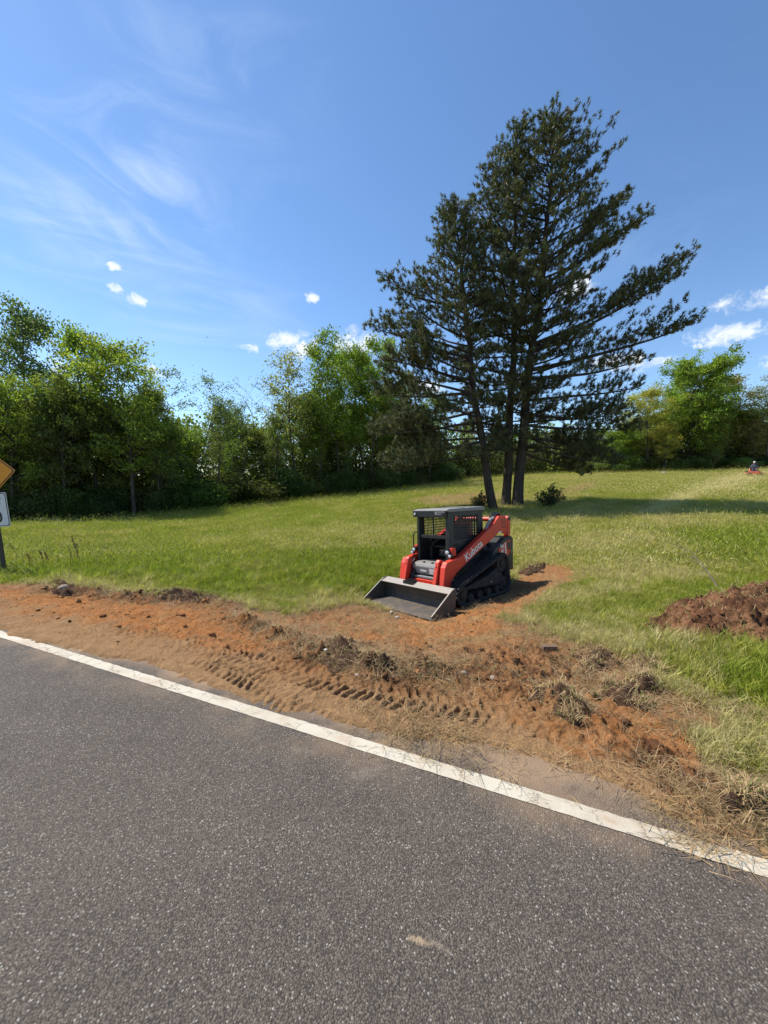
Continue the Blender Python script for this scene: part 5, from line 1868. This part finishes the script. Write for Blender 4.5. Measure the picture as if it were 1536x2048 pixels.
for s in (-1, 1):
    MB().prism([(1.11, 0.44), (1.14, 0.475), (1.245, 0.445), (1.83, 0.085), (1.835, 0.03), (1.78, 0.006), (1.25, 0.006), (1.16, 0.09)], s * (BW - 0.012), s * (BW + 0.008)).build('side_plate', m_steel, BK)
    MB().bar((1.235, s * BW, 0.455), (1.832, s * BW, 0.088), 0.014, 0.022).build('side_edge', m_steel_lip, BK)
stp = MB()
for q in range(4):
    stp.box(1.10, 1.27, -0.30 + q * 0.085, -0.285 + q * 0.085, 0.44, 0.485)
stp.box(1.10, 1.12, -0.30, -0.03, 0.44, 0.487).box(1.255, 1.275, -0.30, -0.03, 0.41, 0.485)
stp.build('bucket_step', m_black, BK)
MB().prism([(1.05, 0.12), (1.12, 0.10), (1.15, 0.44), (1.06, 0.44)], -0.55, 0.55).build('quick_attach', m_black, BK, 0.01)

# rubber tracks
def track_path():
    c = [(0.70, 0.235, 0.215), (-0.86, 0.215, 0.195), (-0.80, 0.665, 0.215)]
    pts = []
    n = len(c)
    segs = []
    for i in range(n):
        (x1, z1, r1), (x2, z2, r2) = c[i], c[(i + 1) % n]
        d = math.hypot(x2 - x1, z2 - z1)
        th = math.atan2(z2 - z1, x2 - x1)
        be = math.acos((r1 - r2) / d)
        a = th + be                       # running with the wheels on the left going clockwise
        segs.append(((x1 + r1 * math.cos(a), z1 + r1 * math.sin(a)), (x2 + r2 * math.cos(a), z2 + r2 * math.sin(a)), a))
    for i in range(n):
        p, q, a = segs[i]
        m = max(2, int(math.hypot(q[0] - p[0], q[1] - p[1]) / 0.05))
        for k in range(m):
            pts.append((p[0] + (q[0] - p[0]) * k / m, p[1] + (q[1] - p[1]) * k / m))
        x, z, r = c[(i + 1) % n]
        a2 = segs[(i + 1) % n][2]
        da = (a - a2) % (2 * math.pi)
        m = max(3, int(r * da / 0.04))
        for k in range(m):
            aa = a - da * k / m
            pts.append((x + r * math.cos(aa), z + r * math.sin(aa)))
    return np.array(pts)


c_order = track_path()
tp_ = c_order
cen = tp_.mean(0)
nxt = np.roll(tp_, -1, 0)
tan = nxt - np.roll(tp_, 1, 0)
tan /= np.linalg.norm(tan, axis=1, keepdims=True)
nor = np.stack([tan[:, 1], -tan[:, 0]], -1)
if ((tp_ - cen) * nor).sum() < 0:
    nor = -nor
# close the loop and measure it
seglen = np.linalg.norm(nxt - tp_, axis=1)
cum = np.r_[0, np.cumsum(seglen)]
per = cum[-1]
lug_me = MB()
for (ya, yb, xo) in ((0.0, 0.155, 0.012), (0.17, 0.33, -0.018)):
    lug_me._a([(-0.032 + xo, ya, 0), (0.032 + xo, ya, 0), (0.032 + xo - 0.02, yb, 0), (-0.032 + xo - 0.02, yb, 0),
               (-0.022 + xo, ya + 0.006, 0.034), (0.022 + xo, ya + 0.006, 0.034), (0.022 + xo - 0.02, yb - 0.006, 0.034), (-0.022 + xo - 0.02, yb - 0.006, 0.034)],
              [(0, 3, 2, 1), (4, 5, 6, 7), (0, 1, 5, 4), (1, 2, 6, 5), (2, 3, 7, 6), (3, 0, 4, 7)])
lug_data = lug_me.data('lug')
lug_data.materials.append(m_rubber)
nlug = int(per / 0.092)
for s in (-1, 1):
    ya, yb = s * 0.53, s * 0.86
    n = len(tp_)
    Vb = []
    for off in (0.0, -0.03):
        P2 = tp_ + nor * off
        for y_ in (ya, yb):
            Vb.append(np.stack([P2[:, 0], np.full(n, y_), P2[:, 1]], -1))
    Vb = np.concatenate(Vb)
    j = np.arange(n)
    k2 = (j + 1) % n
    fo = np.stack([j, k2, n + k2, n + j], -1)
    fi = np.stack([2 * n + j, 3 * n + j, 3 * n + k2, 2 * n + k2], -1)
    e1 = np.stack([j, 2 * n + j, 2 * n + k2, k2], -1)
    e2 = np.stack([n + j, n + k2, 3 * n + k2, 3 * n + j], -1)
    tk = add_obj('track', mk_mesh('track', Vb, [fo, fi, e1, e2], False), m_rubber, LD)
    ymin = min(ya, yb)
    for q in range(nlug):
        d = q * per / nlug
        i = int(np.searchsorted(cum, d, side='right') - 1) % n
        f = (d - cum[i]) / seglen[i]
        p = tp_[i] * (1 - f) + nxt[i] * f
        nn = nor[i]
        tx = np.array([nn[1], -nn[0]])
        o = bpy.data.objects.new('lug', lug_data)
        col.objects.link(o)
        o.parent = tk
        Mm = Matrix(((tx[0], 0, nn[0], p[0]), (0, 1, 0, ymin), (tx[1], 0, nn[1], p[1]), (0, 0, 0, 1)))
        o.matrix_local = Mm
    yc0, yc1 = s * 0.60, s * 0.80
    for (x, z, r_w, nm) in ((0.70, 0.235, 0.185, 'front_idler'), (-0.86, 0.215, 0.165, 'rear_idler'), (-0.80, 0.665, 0.185, 'drive_sprocket')):
        wh = MB().tube([(x, yc0, z), (x, yc1, z)], r_w, 20).build(nm, m_under, LD, 0.008)
        MB().tube([(x, s * 0.78, z), (x, s * 0.825, z)], r_w * 0.45, 14).build('hub', m_under, wh, 0.006)
    for q in range(4):
        x = -0.58 + q * 0.33
        MB().tube([(x, s * 0.58, 0.125), (x, s * 0.81, 0.125)], 0.095, 16).build('track_roller', m_under, LD, 0.006)
    MB().prism([(0.62, 0.30), (-0.70, 0.22), (-0.86, 0.42), (-0.70, 0.62), (-0.20, 0.46), (0.55, 0.36)], s * 0.62, s * 0.785).build('track_frame', m_under, LD, 0.015)
    MB().tube([(-0.35, s * 0.785, 0.33), (-0.35, s * 0.81, 0.33)], 0.025, 10).build('grease_cap', m_edge, LD)
    MB().prism([(-0.62, 0.84), (0.50, 0.72), (0.64, 0.66), (0.64, 0.60), (-0.55, 0.78)], s * 0.43, s * 0.50).build('fender', m_black, LD, 0.006)

# ------------------------------------------------------------------ road sign at the left edge
m_signy = mat_basic('yellow_sign_sheeting', (0.72, 0.270, 0.004), 0.45, 0.0, 0.05, (0.30, 0.2, 0.08), 3.0)
m_signw = mat_basic('white_sign_sheeting', (0.62, 0.62, 0.60), 0.45, 0.0, 0.15, (0.4, 0.36, 0.3), 3.0)
m_signk = mat_basic('sign_black', (0.012, 0.012, 0.013), 0.5, 0.0, 0.1)
m_post = mat_basic('weathered_post', (0.075, 0.058, 0.045), 0.85, 0.0, 0.5, (0.16, 0.13, 0.10), 9.0, 0.6)
SD = 8.26
sx_, sy_, _ = at_depth(2, 1155, SD)
SG = empty('road_sign', (sx_, sy_, gz(sx_, sy_)), (0, R(-3.5), R(8)), 'leaning sign post with orange-yellow diamond above a white speed plate', 'sign')
MB().box(-0.05, 0.05, 0.03, 0.13, -0.4, 2.85).build('post', m_post, SG, 0.008)


def rot_plate(cx, cz, half, y0, y1, ang_, name, mat, parent, rx=None):
    rx = rx or half
    pts = []
    rc = 0.045
    for (sx2, sz2) in ((1, 1), (-1, 1), (-1, -1), (1, -1)):
        for k in range(4):
            a = math.atan2(sz2, sx2) - math.pi / 4 + k * math.pi / 6
            px_, pz_ = sx2 * (rx - rc) + rc * math.cos(a), sz2 * (half - rc) + rc * math.sin(a)
            pts.append((cx + px_ * math.cos(ang_) - pz_ * math.sin(ang_), cz + px_ * math.sin(ang_) + pz_ * math.cos(ang_)))
    return MB().prism(pts, y0, y1).build(name, mat, parent)


dz_c = 2.38
dp_ = rot_plate(0.07, dz_c, 0.385, 0.012, 0.018, R(45), 'warning_plate', m_signy, SG)
rot_plate(0.07, dz_c, 0.372, 0.0105, 0.012, R(45), 'black_border', m_signk, dp_)
rot_plate(0.07, dz_c, 0.350, 0.0085, 0.0105, R(45), 'yellow_face', m_signy, dp_)
sp_ = rot_plate(0.06, 1.53, 0.385, -0.006, 0.0, 0.0, 'speed_plate', m_signw, SG, 0.305)
rot_plate(0.06, 1.53, 0.372, -0.0075, -0.006, 0.0, 'black_border', m_signk, sp_, 0.292)
rot_plate(0.06, 1.53, 0.357, -0.009, -0.0075, 0.0, 'white_face', m_signw, sp_, 0.277)
for body_, z_, sz_ in (('SPEED', 1.775, 0.145), ('LIMIT', 1.625, 0.145), ('30', 1.36, 0.37)):
    text_obj('lettering', body_, sz_, m_signk, sp_, Matrix.Translation((0.06, -0.0105, z_)) @ Matrix.Rotation(R(90), 4, 'X'), 0.005, 0.001, squeeze=0.95)

# ------------------------------------------------------------------ riding mower and its driver, far up the field
m_mow = mat_basic('mower_orange', (0.52, 0.09, 0.035), 0.45, 0.0, 0.2)
mx_, my_, _ = at_depth(1507, 951, 45)
mz_ = gz(mx_, my_)
yaw = math.atan2(-1, -0.75)
MW = empty('riding_mower', (mx_, my_, mz_ + 0.02), (0, 0, yaw), 'orange riding mower at the end of its pale cut stripes', 'mower')
MB().prism([(-0.75, 0.30), (-0.80, 0.80), (-0.55, 0.86), (-0.30, 0.55), (0.55, 0.45), (0.60, 0.32)], -0.36, 0.36).build('body', m_mow, MW, 0.03)
MB().prism([(-0.30, 0.14), (-0.34, 0.30), (0.52, 0.32), (0.66, 0.24), (0.66, 0.14)], -0.78, 0.78).build('cutting_deck', m_mow, MW, 0.03)
MB().box(-0.35, 0.12, -0.27, 0.27, 0.56, 0.66).build('seat', m_seat, MW, 0.03)
MB().prism([(-0.36, 0.62), (-0.26, 0.62), (-0.36, 1.12), (-0.46, 1.12)], -0.26, 0.26).build('seat_back', m_seat, MW, 0.03)
for s in (-1, 1):
    wh = MB().tube([(-0.60, s * 0.42, 0.28), (-0.60, s * 0.68, 0.28)], 0.28, 18).build('rear_wheel', m_rubber, MW, 0.03)
    MB().tube([(-0.60, s * 0.675, 0.28), (-0.60, s * 0.69, 0.28)], 0.15, 14).build('rim', m_white, wh)
    wh = MB().tube([(0.95, s * 0.42, 0.17), (0.95, s * 0.58, 0.17)], 0.17, 16).build('front_wheel', m_rubber, MW, 0.02)
    MB().tube([(0.50, s * 0.33, 0.40), (0.90, s * 0.50, 0.42), (0.95, s * 0.50, 0.18)], 0.035, 8).build('front_arm', m_mow, MW)
    MB().tube([(0.20, s * 0.36, 0.50), (0.28, s * 0.36, 0.95), (0.30, s * 0.12, 1.02)], 0.02, 8).build('steering_lever', m_black, MW, smooth=True)
    MB().tube([(-0.62, s * 0.42, 0.70), (-0.66, s * 0.42, 1.62)], 0.028, 8).build('roll_bar_post', m_black, MW)
MB().tube([(-0.66, -0.42, 1.62), (-0.66, 0.42, 1.62)], 0.028, 8).build('roll_bar', m_black, MW)


def person_mesh():
    J = {'pelvis': ((-0.15, 0, 0.78), 0.17), 'belly': ((-0.16, 0, 0.98), 0.155), 'chest': ((-0.18, 0, 1.20), 0.175), 'neck': ((-0.17, 0, 1.39), 0.065),
         'chin': ((-0.14, 0, 1.47), 0.085), 'head': ((-0.14, 0, 1.57), 0.105), 'crown': ((-0.15, 0, 1.65), 0.075)}
    E = [('pelvis', 'belly'), ('belly', 'chest'), ('chest', 'neck'), ('neck', 'chin'), ('chin', 'head'), ('head', 'crown')]
    for s, t in ((1, 'l'), (-1, 'r')):
        J['sh' + t] = ((-0.18, s * 0.20, 1.31), 0.07)
        J['el' + t] = ((-0.05, s * 0.29, 1.06), 0.05)
        J['wr' + t] = ((0.18, s * 0.20, 1.00), 0.038)
        J['ha' + t] = ((0.27, s * 0.16, 1.01), 0.042)
        J['hi' + t] = ((-0.12, s * 0.10, 0.76), 0.10)
        J['kn' + t] = ((0.30, s * 0.15, 0.78), 0.07)
        J['an' + t] = ((0.42, s * 0.16, 0.46), 0.05)
        J['to' + t] = ((0.58, s * 0.17, 0.46), 0.04)
        E += [('chest', 'sh' + t), ('sh' + t, 'el' + t), ('el' + t, 'wr' + t), ('wr' + t, 'ha' + t), ('pelvis', 'hi' + t), ('hi' + t, 'kn' + t), ('kn' + t, 'an' + t), ('an' + t, 'to' + t)]
    k = list(J)
    me_ = bpy.data.meshes.new('person')
    me_.from_pydata([J[q][0] for q in k], [(k.index(a), k.index(b)) for a, b in E], [])
    return me_, [J[q][1] for q in k], k


pm_e, prad, pk = person_mesh()
m_person, t = mat_new('person')
geo = t.n('ShaderNodeTexCoord')
sep_ = t.n('ShaderNodeSeparateXYZ', i_0=geo.outputs['Object'])
c_ = t.ramp(t.math('DIVIDE', sep_.outputs[2], 2.0), [(0.0, (0.03, 0.03, 0.03)), (0.26, (0.05, 0.06, 0.10)), (0.43, (0.05, 0.06, 0.11)), (0.435, (0.06, 0.065, 0.085)), (0.69, (0.06, 0.065, 0.085)), (0.70, (0.36, 0.22, 0.16))])
c_.node.color_ramp.interpolation = 'CONSTANT'
b_ = t.n('ShaderNodeBsdfPrincipled', i_Base_Color=c_)
b_.inputs['Roughness'].default_value = 0.8
t.n('ShaderNodeOutputMaterial', i_Surface=b_.outputs[0])
PR = add_obj('person', pm_e, m_person)
PR.location = (mx_, my_, mz_ - 0.03)
PR.rotation_euler = (0, 0, yaw)
tag(PR, 'driver in dark clothes and pale cap seated on the mower', 'person')
md = PR.modifiers.new('skin', 'SKIN')
for i, v in enumerate(pm_e.skin_vertices[0].data):
    v.radius = (prad[i], prad[i])
    v.use_root = (pk[i] == 'pelvis')
md2 = PR.modifiers.new('sub', 'SUBSURF')
md2.levels = md2.render_levels = 2
cap = MB()
cap.tube([(-0.15, 0, 1.63), (-0.15, 0, 1.68), (-0.15, 0, 1.72), (-0.15, 0, 1.745)], [0.118, 0.112, 0.08, 0.02], 14)
cap.prism([(-0.06, 1.625), (0.10, 1.615), (0.10, 1.63), (-0.06, 1.645)], -0.08, 0.08)
cp = cap.build('cap', m_white, PR, smooth=True)

# ------------------------------------------------------------------ mound of earth, turf clumps, stones, wood, weeds
def mound(name, poly_px, height, colors, label, seed, rough=1.0, n=110, cat='mound'):
    P = poly_w(poly_px)
    mn, mxx = P.min(0) - 0.25, P.max(0) + 0.25
    gx, gy = np.meshgrid(np.linspace(mn[0], mxx[0], n), np.linspace(mn[1], mxx[1], n))
    sd = poly_sd(gx, gy, P) + 0.10 * fbm(gx * 3, gy * 3, 4, seed) * rough
    wd = max(0.05, sd.max())
    h = np.clip(sd / wd, -0.2, 1)
    h = np.where(h > 0, np.sqrt(np.clip(h, 0, 1)) * 0.5 + h * 0.5, h) * height
    h = h + np.where(sd > -0.05, (0.06 * fbm(gx * 5, gy * 5, 4, seed + 2, 0.6) + 0.045 * np.abs(fbm(gx * 14, gy * 14, 4, seed + 4, 0.65))) * rough * min(1, height / 0.25), 0)
    gzv = g_full(gx, gy) - 0.012 + h
    keep = sd > -0.10
    nA = fbm(gx * 2.5, gy * 2.5, 4, seed + 7)
    nB = fbm(gx * 12, gy * 12, 3, seed + 9)
    f = np.clip(0.5 + 0.9 * nA + 0.7 * nB, 0, 1)
    c = np.array(colors[0]) * (1 - f[..., None]) + np.array(colors[1]) * f[..., None]
    cx0, cy0 = P.mean(0)
    cz0 = gz(cx0, cy0)
    V_ = np.stack([gx - cx0, gy - cy0, gzv - cz0], -1).reshape(-1, 3)
    i = np.arange(n - 1)[:, None] * n + np.arange(n - 1)[None, :]
    F_ = np.stack([i, i + 1, i + n + 1, i + n], -1).reshape(-1, 4)
    kv = keep.ravel()
    F_ = F_[kv[F_].all(1)]
    used = np.unique(F_)
    remap = np.full(len(V_), -1)
    remap[used] = np.arange(len(used))
    o = add_obj(name, mk_mesh(name, V_[used], [remap[F_]], True, c.reshape(-1, 3)[used]), m_clod)
    o.location = (cx0, cy0, cz0)
    tag(o, label, cat)
    return o, P, (gx, gy, gzv, sd)


def straw_on(name, parent, grid, n, seed, green_f=0.15, sc=(0.5, 1.1), dmin=0.0):
    """straw and roots sticking out of a mound, as a part of it"""
    gx, gy, gzv, sd = grid
    r = np.random.default_rng(seed)
    idx = np.flatnonzero((sd > dmin).ravel())
    pr = 0.25 + (fbm(gx * 3, gy * 3, 3, seed).ravel()[idx] > 0.1) * 1.0
    k = r.choice(idx, n, p=pr / pr.sum())
    x, y, z = gx.ravel()[k], gy.ravel()[k], gzv.ravel()[k]
    S_ = Soup()
    pl = np.array(parent.location)
    for q in range(n):
        for w_ in range(3):
            a = r.uniform(0, 6.28)
            L = r.uniform(0.04, 0.16) * r.uniform(*sc)
            up = r.uniform(-0.1, 0.8)
            d = np.array([math.cos(a), math.sin(a), up])
            d /= np.linalg.norm(d)
            b = np.array([x[q], y[q], z[q]]) - pl + r.normal(0, 0.015, 3)
            m = b + d * L * 0.5 + np.array([0, 0, 0.02])
            e = b + d * L - np.array([0, 0, 0.03 * r.uniform(0, 1)])
            sv = np.array([-math.sin(a), math.cos(a), 0]) * r.uniform(0.0012, 0.003)
            cgr = np.array([0.16, 0.20, 0.045]) if r.uniform() < green_f else np.array([0.52, 0.36, 0.19]) * r.uniform(0.45, 1.2)
            S_.add(np.array([b - sv, b + sv, m - sv, m + sv, e]), [(0, 1, 3, 2)], [(2, 3, 4)], cgr)
    o = add_obj(name, S_.mesh(name), m_straw, parent)
    tag(o, kind='stuff')
    return o


m_straw = mat_leaf('loose_straw', trans=0.25)
MDc = ((0.095, 0.043, 0.022), (0.225, 0.110, 0.055))
o, P, gr = mound('earth_mound', [(1292, 1268), (1330, 1235), (1400, 1215), (1480, 1196), (1600, 1185), (1760, 1200), (1760, 1290), (1600, 1325), (1480, 1318), (1400, 1306), (1330, 1292)], 0.44, MDc, 'heap of dug red-brown earth with dry grass at the right picture edge', 131, 1.35, 190)
straw_on('dry_grass', o, gr, 1500, 3, 0.25, dmin=-0.09)
S = Soup()
rq = np.random.default_rng(61)
gi_ = np.flatnonzero((gr[3] > -0.09).ravel())
for k in range(1500):
    q = rq.choice(gi_)
    sz = min(0.006 * (1 + rq.pareto(1.9)), 0.04)
    Vc, Fc = templ[k % 6]
    a = rq.uniform(0, 6.28)
    Vr_ = np.stack([Vc[:, 0] * math.cos(a) - Vc[:, 1] * math.sin(a), Vc[:, 0] * math.sin(a) + Vc[:, 1] * math.cos(a), Vc[:, 2]], -1) * sz
    S.add(Vr_ + np.array([gr[0].ravel()[q], gr[1].ravel()[q], gr[2].ravel()[q] + 0.2 * sz]) - np.array(o.location), None, Fc, np.array([0.17, 0.075, 0.036]) * rq.uniform(0.5, 1.6))
tag(add_obj('loose_clods', S.mesh('loose_clods'), m_clod, o), kind='stuff')
CLc = ((0.045, 0.026, 0.017), (0.125, 0.070, 0.042))
for (pp, h_, lab, sd_, ns) in [
    ([(640, 1325), (665, 1300), (710, 1292), (735, 1310), (725, 1345), (670, 1352)], 0.13, 'largest dark soil clump in the middle of the scraped dirt', 141, 90),
    ([(752, 1345), (765, 1330), (790, 1332), (792, 1352), (765, 1358)], 0.09, 'small dark soil clump right of the largest soil clump', 143, 25),
    ([(1045, 1402), (1090, 1390), (1140, 1410), (1180, 1440), (1150, 1450), (1090, 1425)], 0.10, 'dark turf clump with straw beside the end of the track print', 145, 200),
    ([(1200, 1400), (1225, 1378), (1290, 1375), (1330, 1395), (1270, 1425), (1220, 1425)], 0.11, 'straw-covered turf clump at the edge of the long grass', 147, 260),
    ([(1250, 1330), (1290, 1315), (1322, 1330), (1318, 1358), (1270, 1360)], 0.10, 'rounded straw-topped sod clump below the earth heap', 149, 160),
    ([(1420, 1610), (1460, 1595), (1515, 1600), (1530, 1630), (1470, 1650)], 0.09, 'dark torn turf clump nearest the white line', 151, 150),
    ([(1090, 1128), (1045, 1135), (1040, 1150), (1062, 1153), (1085, 1146)], 0.10, 'turf clod just behind the loader', 153, 50),
    ([(1150, 1318), (1190, 1305), (1240, 1315), (1235, 1340), (1180, 1345)], 0.08, 'low brown soil heap left of the rounded sod clump', 155, 110),
    ([(300, 1196), (330, 1184), (390, 1188), (440, 1200), (400, 1208), (330, 1206)], 0.10, 'long dark soil clump at the grass edge left of the loader', 157, 80),
    ([(104, 1186), (118, 1172), (142, 1178), (158, 1192), (130, 1198)], 0.13, 'dark soil clump holding a pale stone, near the road sign', 159, 20)]:
    o, P, gr = mound('turf_clump', pp, h_, CLc, lab, sd_, 1.3, 46, 'turf clump')
    o['group'] = 'clumps left on the scraped dirt'
    straw_on('dry_grass', o, gr, ns, sd_, 0.12)

m_stone = mat_basic('pale_stone', (0.42, 0.38, 0.33), 0.85, 0.0, 0.4, (0.25, 0.16, 0.10), 25.0, 0.5)
m_stoned = mat_basic('brown_stone', (0.22, 0.17, 0.13), 0.85, 0.0, 0.4, (0.2, 0.13, 0.08), 25.0, 0.5)
for i, (px, py, rd, mt, lab) in enumerate([
    (794, 1237, 0.045, m_stone, 'white stone chip right before the bucket edge'),
    (783, 1230, 0.032, m_stone, 'smaller white stone chip before the bucket edge'),
    (128, 1190, 0.075, m_stoned, 'pale brown stone on the soil clump near the road sign'),
    (652, 1326, 0.022, m_stone, 'tiny pale stone on the largest soil clump'),
    (714, 1358, 0.020, m_stone, 'tiny pale stone below the largest soil clump'),
    (1108, 1554, 0.012, m_stone, 'little white pebble on the dusty asphalt edge'),
    (985, 1361, 0.04, m_stoned, 'dark lump lying alone on the scraped dirt'),
    (927, 1352, 0.036, m_stoned, 'second dark lump on the dirt, left of the lone one')]):
    p = unproj(px, py)
    r = np.random.default_rng(800 + i)
    Vc, Fc = clod_np(r, rd, 2, 0.09)
    o = add_obj('stone', mk_mesh('stone', Vc, [Fc], False), mt)
    o.location = (p[0], p[1], float(g_full(np.array([p[0]]), np.array([p[1]]))[0]) + rd * 0.28)
    if i == 2:
        o.location.z += 0.07
    if i == 3:
        o.location.z += 0.07
    tag(o, lab, 'stone', 'stones on the verge')

m_wood = mat_basic('old_wood', (0.14, 0.085, 0.055), 0.85, 0.0, 0.4, (0.2, 0.14, 0.09), 20.0, 0.5)
p = unproj(1098, 1306)
o = MB().box(-0.09, 0.09, -0.03, 0.03, -0.01, 0.04).build('wood_block', m_wood, None, 0.006)
o.location = (p[0], p[1], float(g_full(np.array([p[0]]), np.array([p[1]]))[0]) + 0.015)
o.rotation_euler = (0.1, 0.05, 0.1)
tag(o, 'short brown wood block lying on the dry dirt', 'wood block')
p = unproj(1243, 973)
o = MB().box(-0.8, 0.8, -0.25, 0.25, 0.0, 0.10).build('board', m_wood, None, 0.01)
o.location = (p[0], p[1], gz(*p) + 0.12)
o.rotation_euler = (0.05, 0.03, 0.15)
tag(o, 'dark flat board lying on the grass beyond the pines', 'board')
p = unproj(1328, 948)
Vc, Fc = clod_np(np.random.default_rng(9), 0.3, 2, 0.06)
o = add_obj('stone', mk_mesh('stone', Vc, [Fc]), m_stone)
o.location = (p[0], p[1], gz(*p) + 0.1)
tag(o, 'white rock at the foot of the right woods', 'stone')

# bare branch lying against the grass on the right
m_twig = mat_basic('grey_twig', (0.10, 0.075, 0.055), 0.85, 0.0, 0.3)
pb, pe = unproj(1442, 1192), unproj(1335, 1120)
BR = empty('bare_branch', (pb[0], pb[1], gz(*pb)), label='thin bare branch sticking up from the mown grass left of the earth heap', cat='branch')
z_b = gz(*pb)
vec = np.array([pe[0] - pb[0], pe[1] - pb[1], 0.0]) * 0.62
pts = np.array([vec * u + np.array([0, 0, 0.05 + 0.42 * u + 0.10 * math.sin(u * 3)]) for u in np.linspace(0, 1, 9)])
MB().tube(pts.tolist(), (0.011 * (1 - np.linspace(0, 1, 9)) + 0.003), 6).build('main_stem', m_twig, BR, smooth=True)
r_ = np.random.default_rng(17)
for k in range(9):
    b = pts[3 + k % 6] * 1.0
    a = math.atan2(vec[1], vec[0]) + r_.uniform(-0.9, 0.9)
    L = r_.uniform(0.25, 0.6)
    e = b + np.array([math.cos(a) * L, math.sin(a) * L, L * r_.uniform(0.1, 0.7)])
    MB().tube([b.tolist(), ((b + e) / 2 + r_.normal(0, 0.02, 3)).tolist(), e.tolist()], [0.005, 0.004, 0.002], 4).build('twig', m_twig, BR)

# dry weed stalks beside the sign
m_weed = mat_basic('dry_weed', (0.20, 0.12, 0.065), 0.9, 0.0, 0.3, (0.12, 0.07, 0.04))
for i, (px, py, hgt_, ln, lab, seeds) in enumerate([
    (155, 1140, 0.90, -0.05, 'tallest dry weed stalk with a brown seed head', 14),
    (158, 1142, 0.72, 0.02, 'shorter dry stalk touching the tallest weed', 8),
    (148, 1136, 0.60, -0.16, 'thin stalk leaning left from the tallest weed', 3),
    (40, 1122, 0.55, -0.5, 'forked dry stalk leaning towards the road sign', 5),
    (60, 1142, 0.45, -0.05, 'reddish dry dock weed near the road sign', 12),
    (84, 1143, 0.52, 0.04, 'reddish dry dock weed, second from the road sign', 12),
    (96, 1140, 0.48, -0.04, 'reddish dry dock weed, third from the road sign', 12)]):
    p = unproj(px, py)
    WR = empty('dry_weed', (p[0], p[1], gz(*p)), label=lab, cat='weed', group='dry weeds by the road sign')
    us = np.linspace(0, 1, 8)
    pts = np.array([[ln * u * hgt_ + 0.02 * math.sin(u * 5 + i), 0.03 * math.sin(u * 4), u * hgt_] for u in us])
    MB().tube(pts.tolist(), (0.008 * (1 - us) + 0.003), 5).build('stalk', m_weed, WR, smooth=True)
    S_ = Soup()
    r = np.random.default_rng(830 + i)
    for k in range(seeds * 6):
        u = r.uniform(0.62, 1.0)
        b = np.array([np.interp(u, us, pts[:, q]) for q in range(3)]) + r.normal(0, 0.012, 3)
        Vc, Fc = templ[k % 6]
        S_.add(Vc * r.uniform(0.005, 0.012) + b, None, Fc, np.array([0.20, 0.11, 0.06]))
    add_obj('seed_head', S_.mesh('seed_head'), m_clod, WR)

# bird far off over the woods
bx_, by_, bz_ = at_depth(415, 675, 120)
m_bird = mat_basic('bird', (0.02, 0.02, 0.022), 0.8, 0.0, 0.1)
bd = bpy.data.meshes.new('bird')
bd.from_pydata([(0, -0.30, 0), (0.05, 0, 0.05), (0, 0.25, 0), (-0.05, 0, 0.05), (0, 0, -0.06), (0.75, -0.05, 0.14), (0.30, 0.12, 0.10), (-0.75, -0.05, 0.14), (-0.30, 0.12, 0.10), (0.1, 0.40, 0.01), (-0.1, 0.40, 0.01)], [],
               [(0, 1, 3), (1, 2, 3), (0, 4, 1), (4, 2, 1), (0, 3, 4), (3, 2, 4), (1, 5, 6), (3, 8, 7), (1, 6, 2), (3, 2, 8), (2, 9, 10)])
bo = add_obj('bird', bd, m_bird)
bo.location = (bx_, by_, bz_)
bo.rotation_euler = (0.1, 0.2, 1.2)
tag(bo, 'tiny dark bird gliding in the sky above the left woods', 'bird')
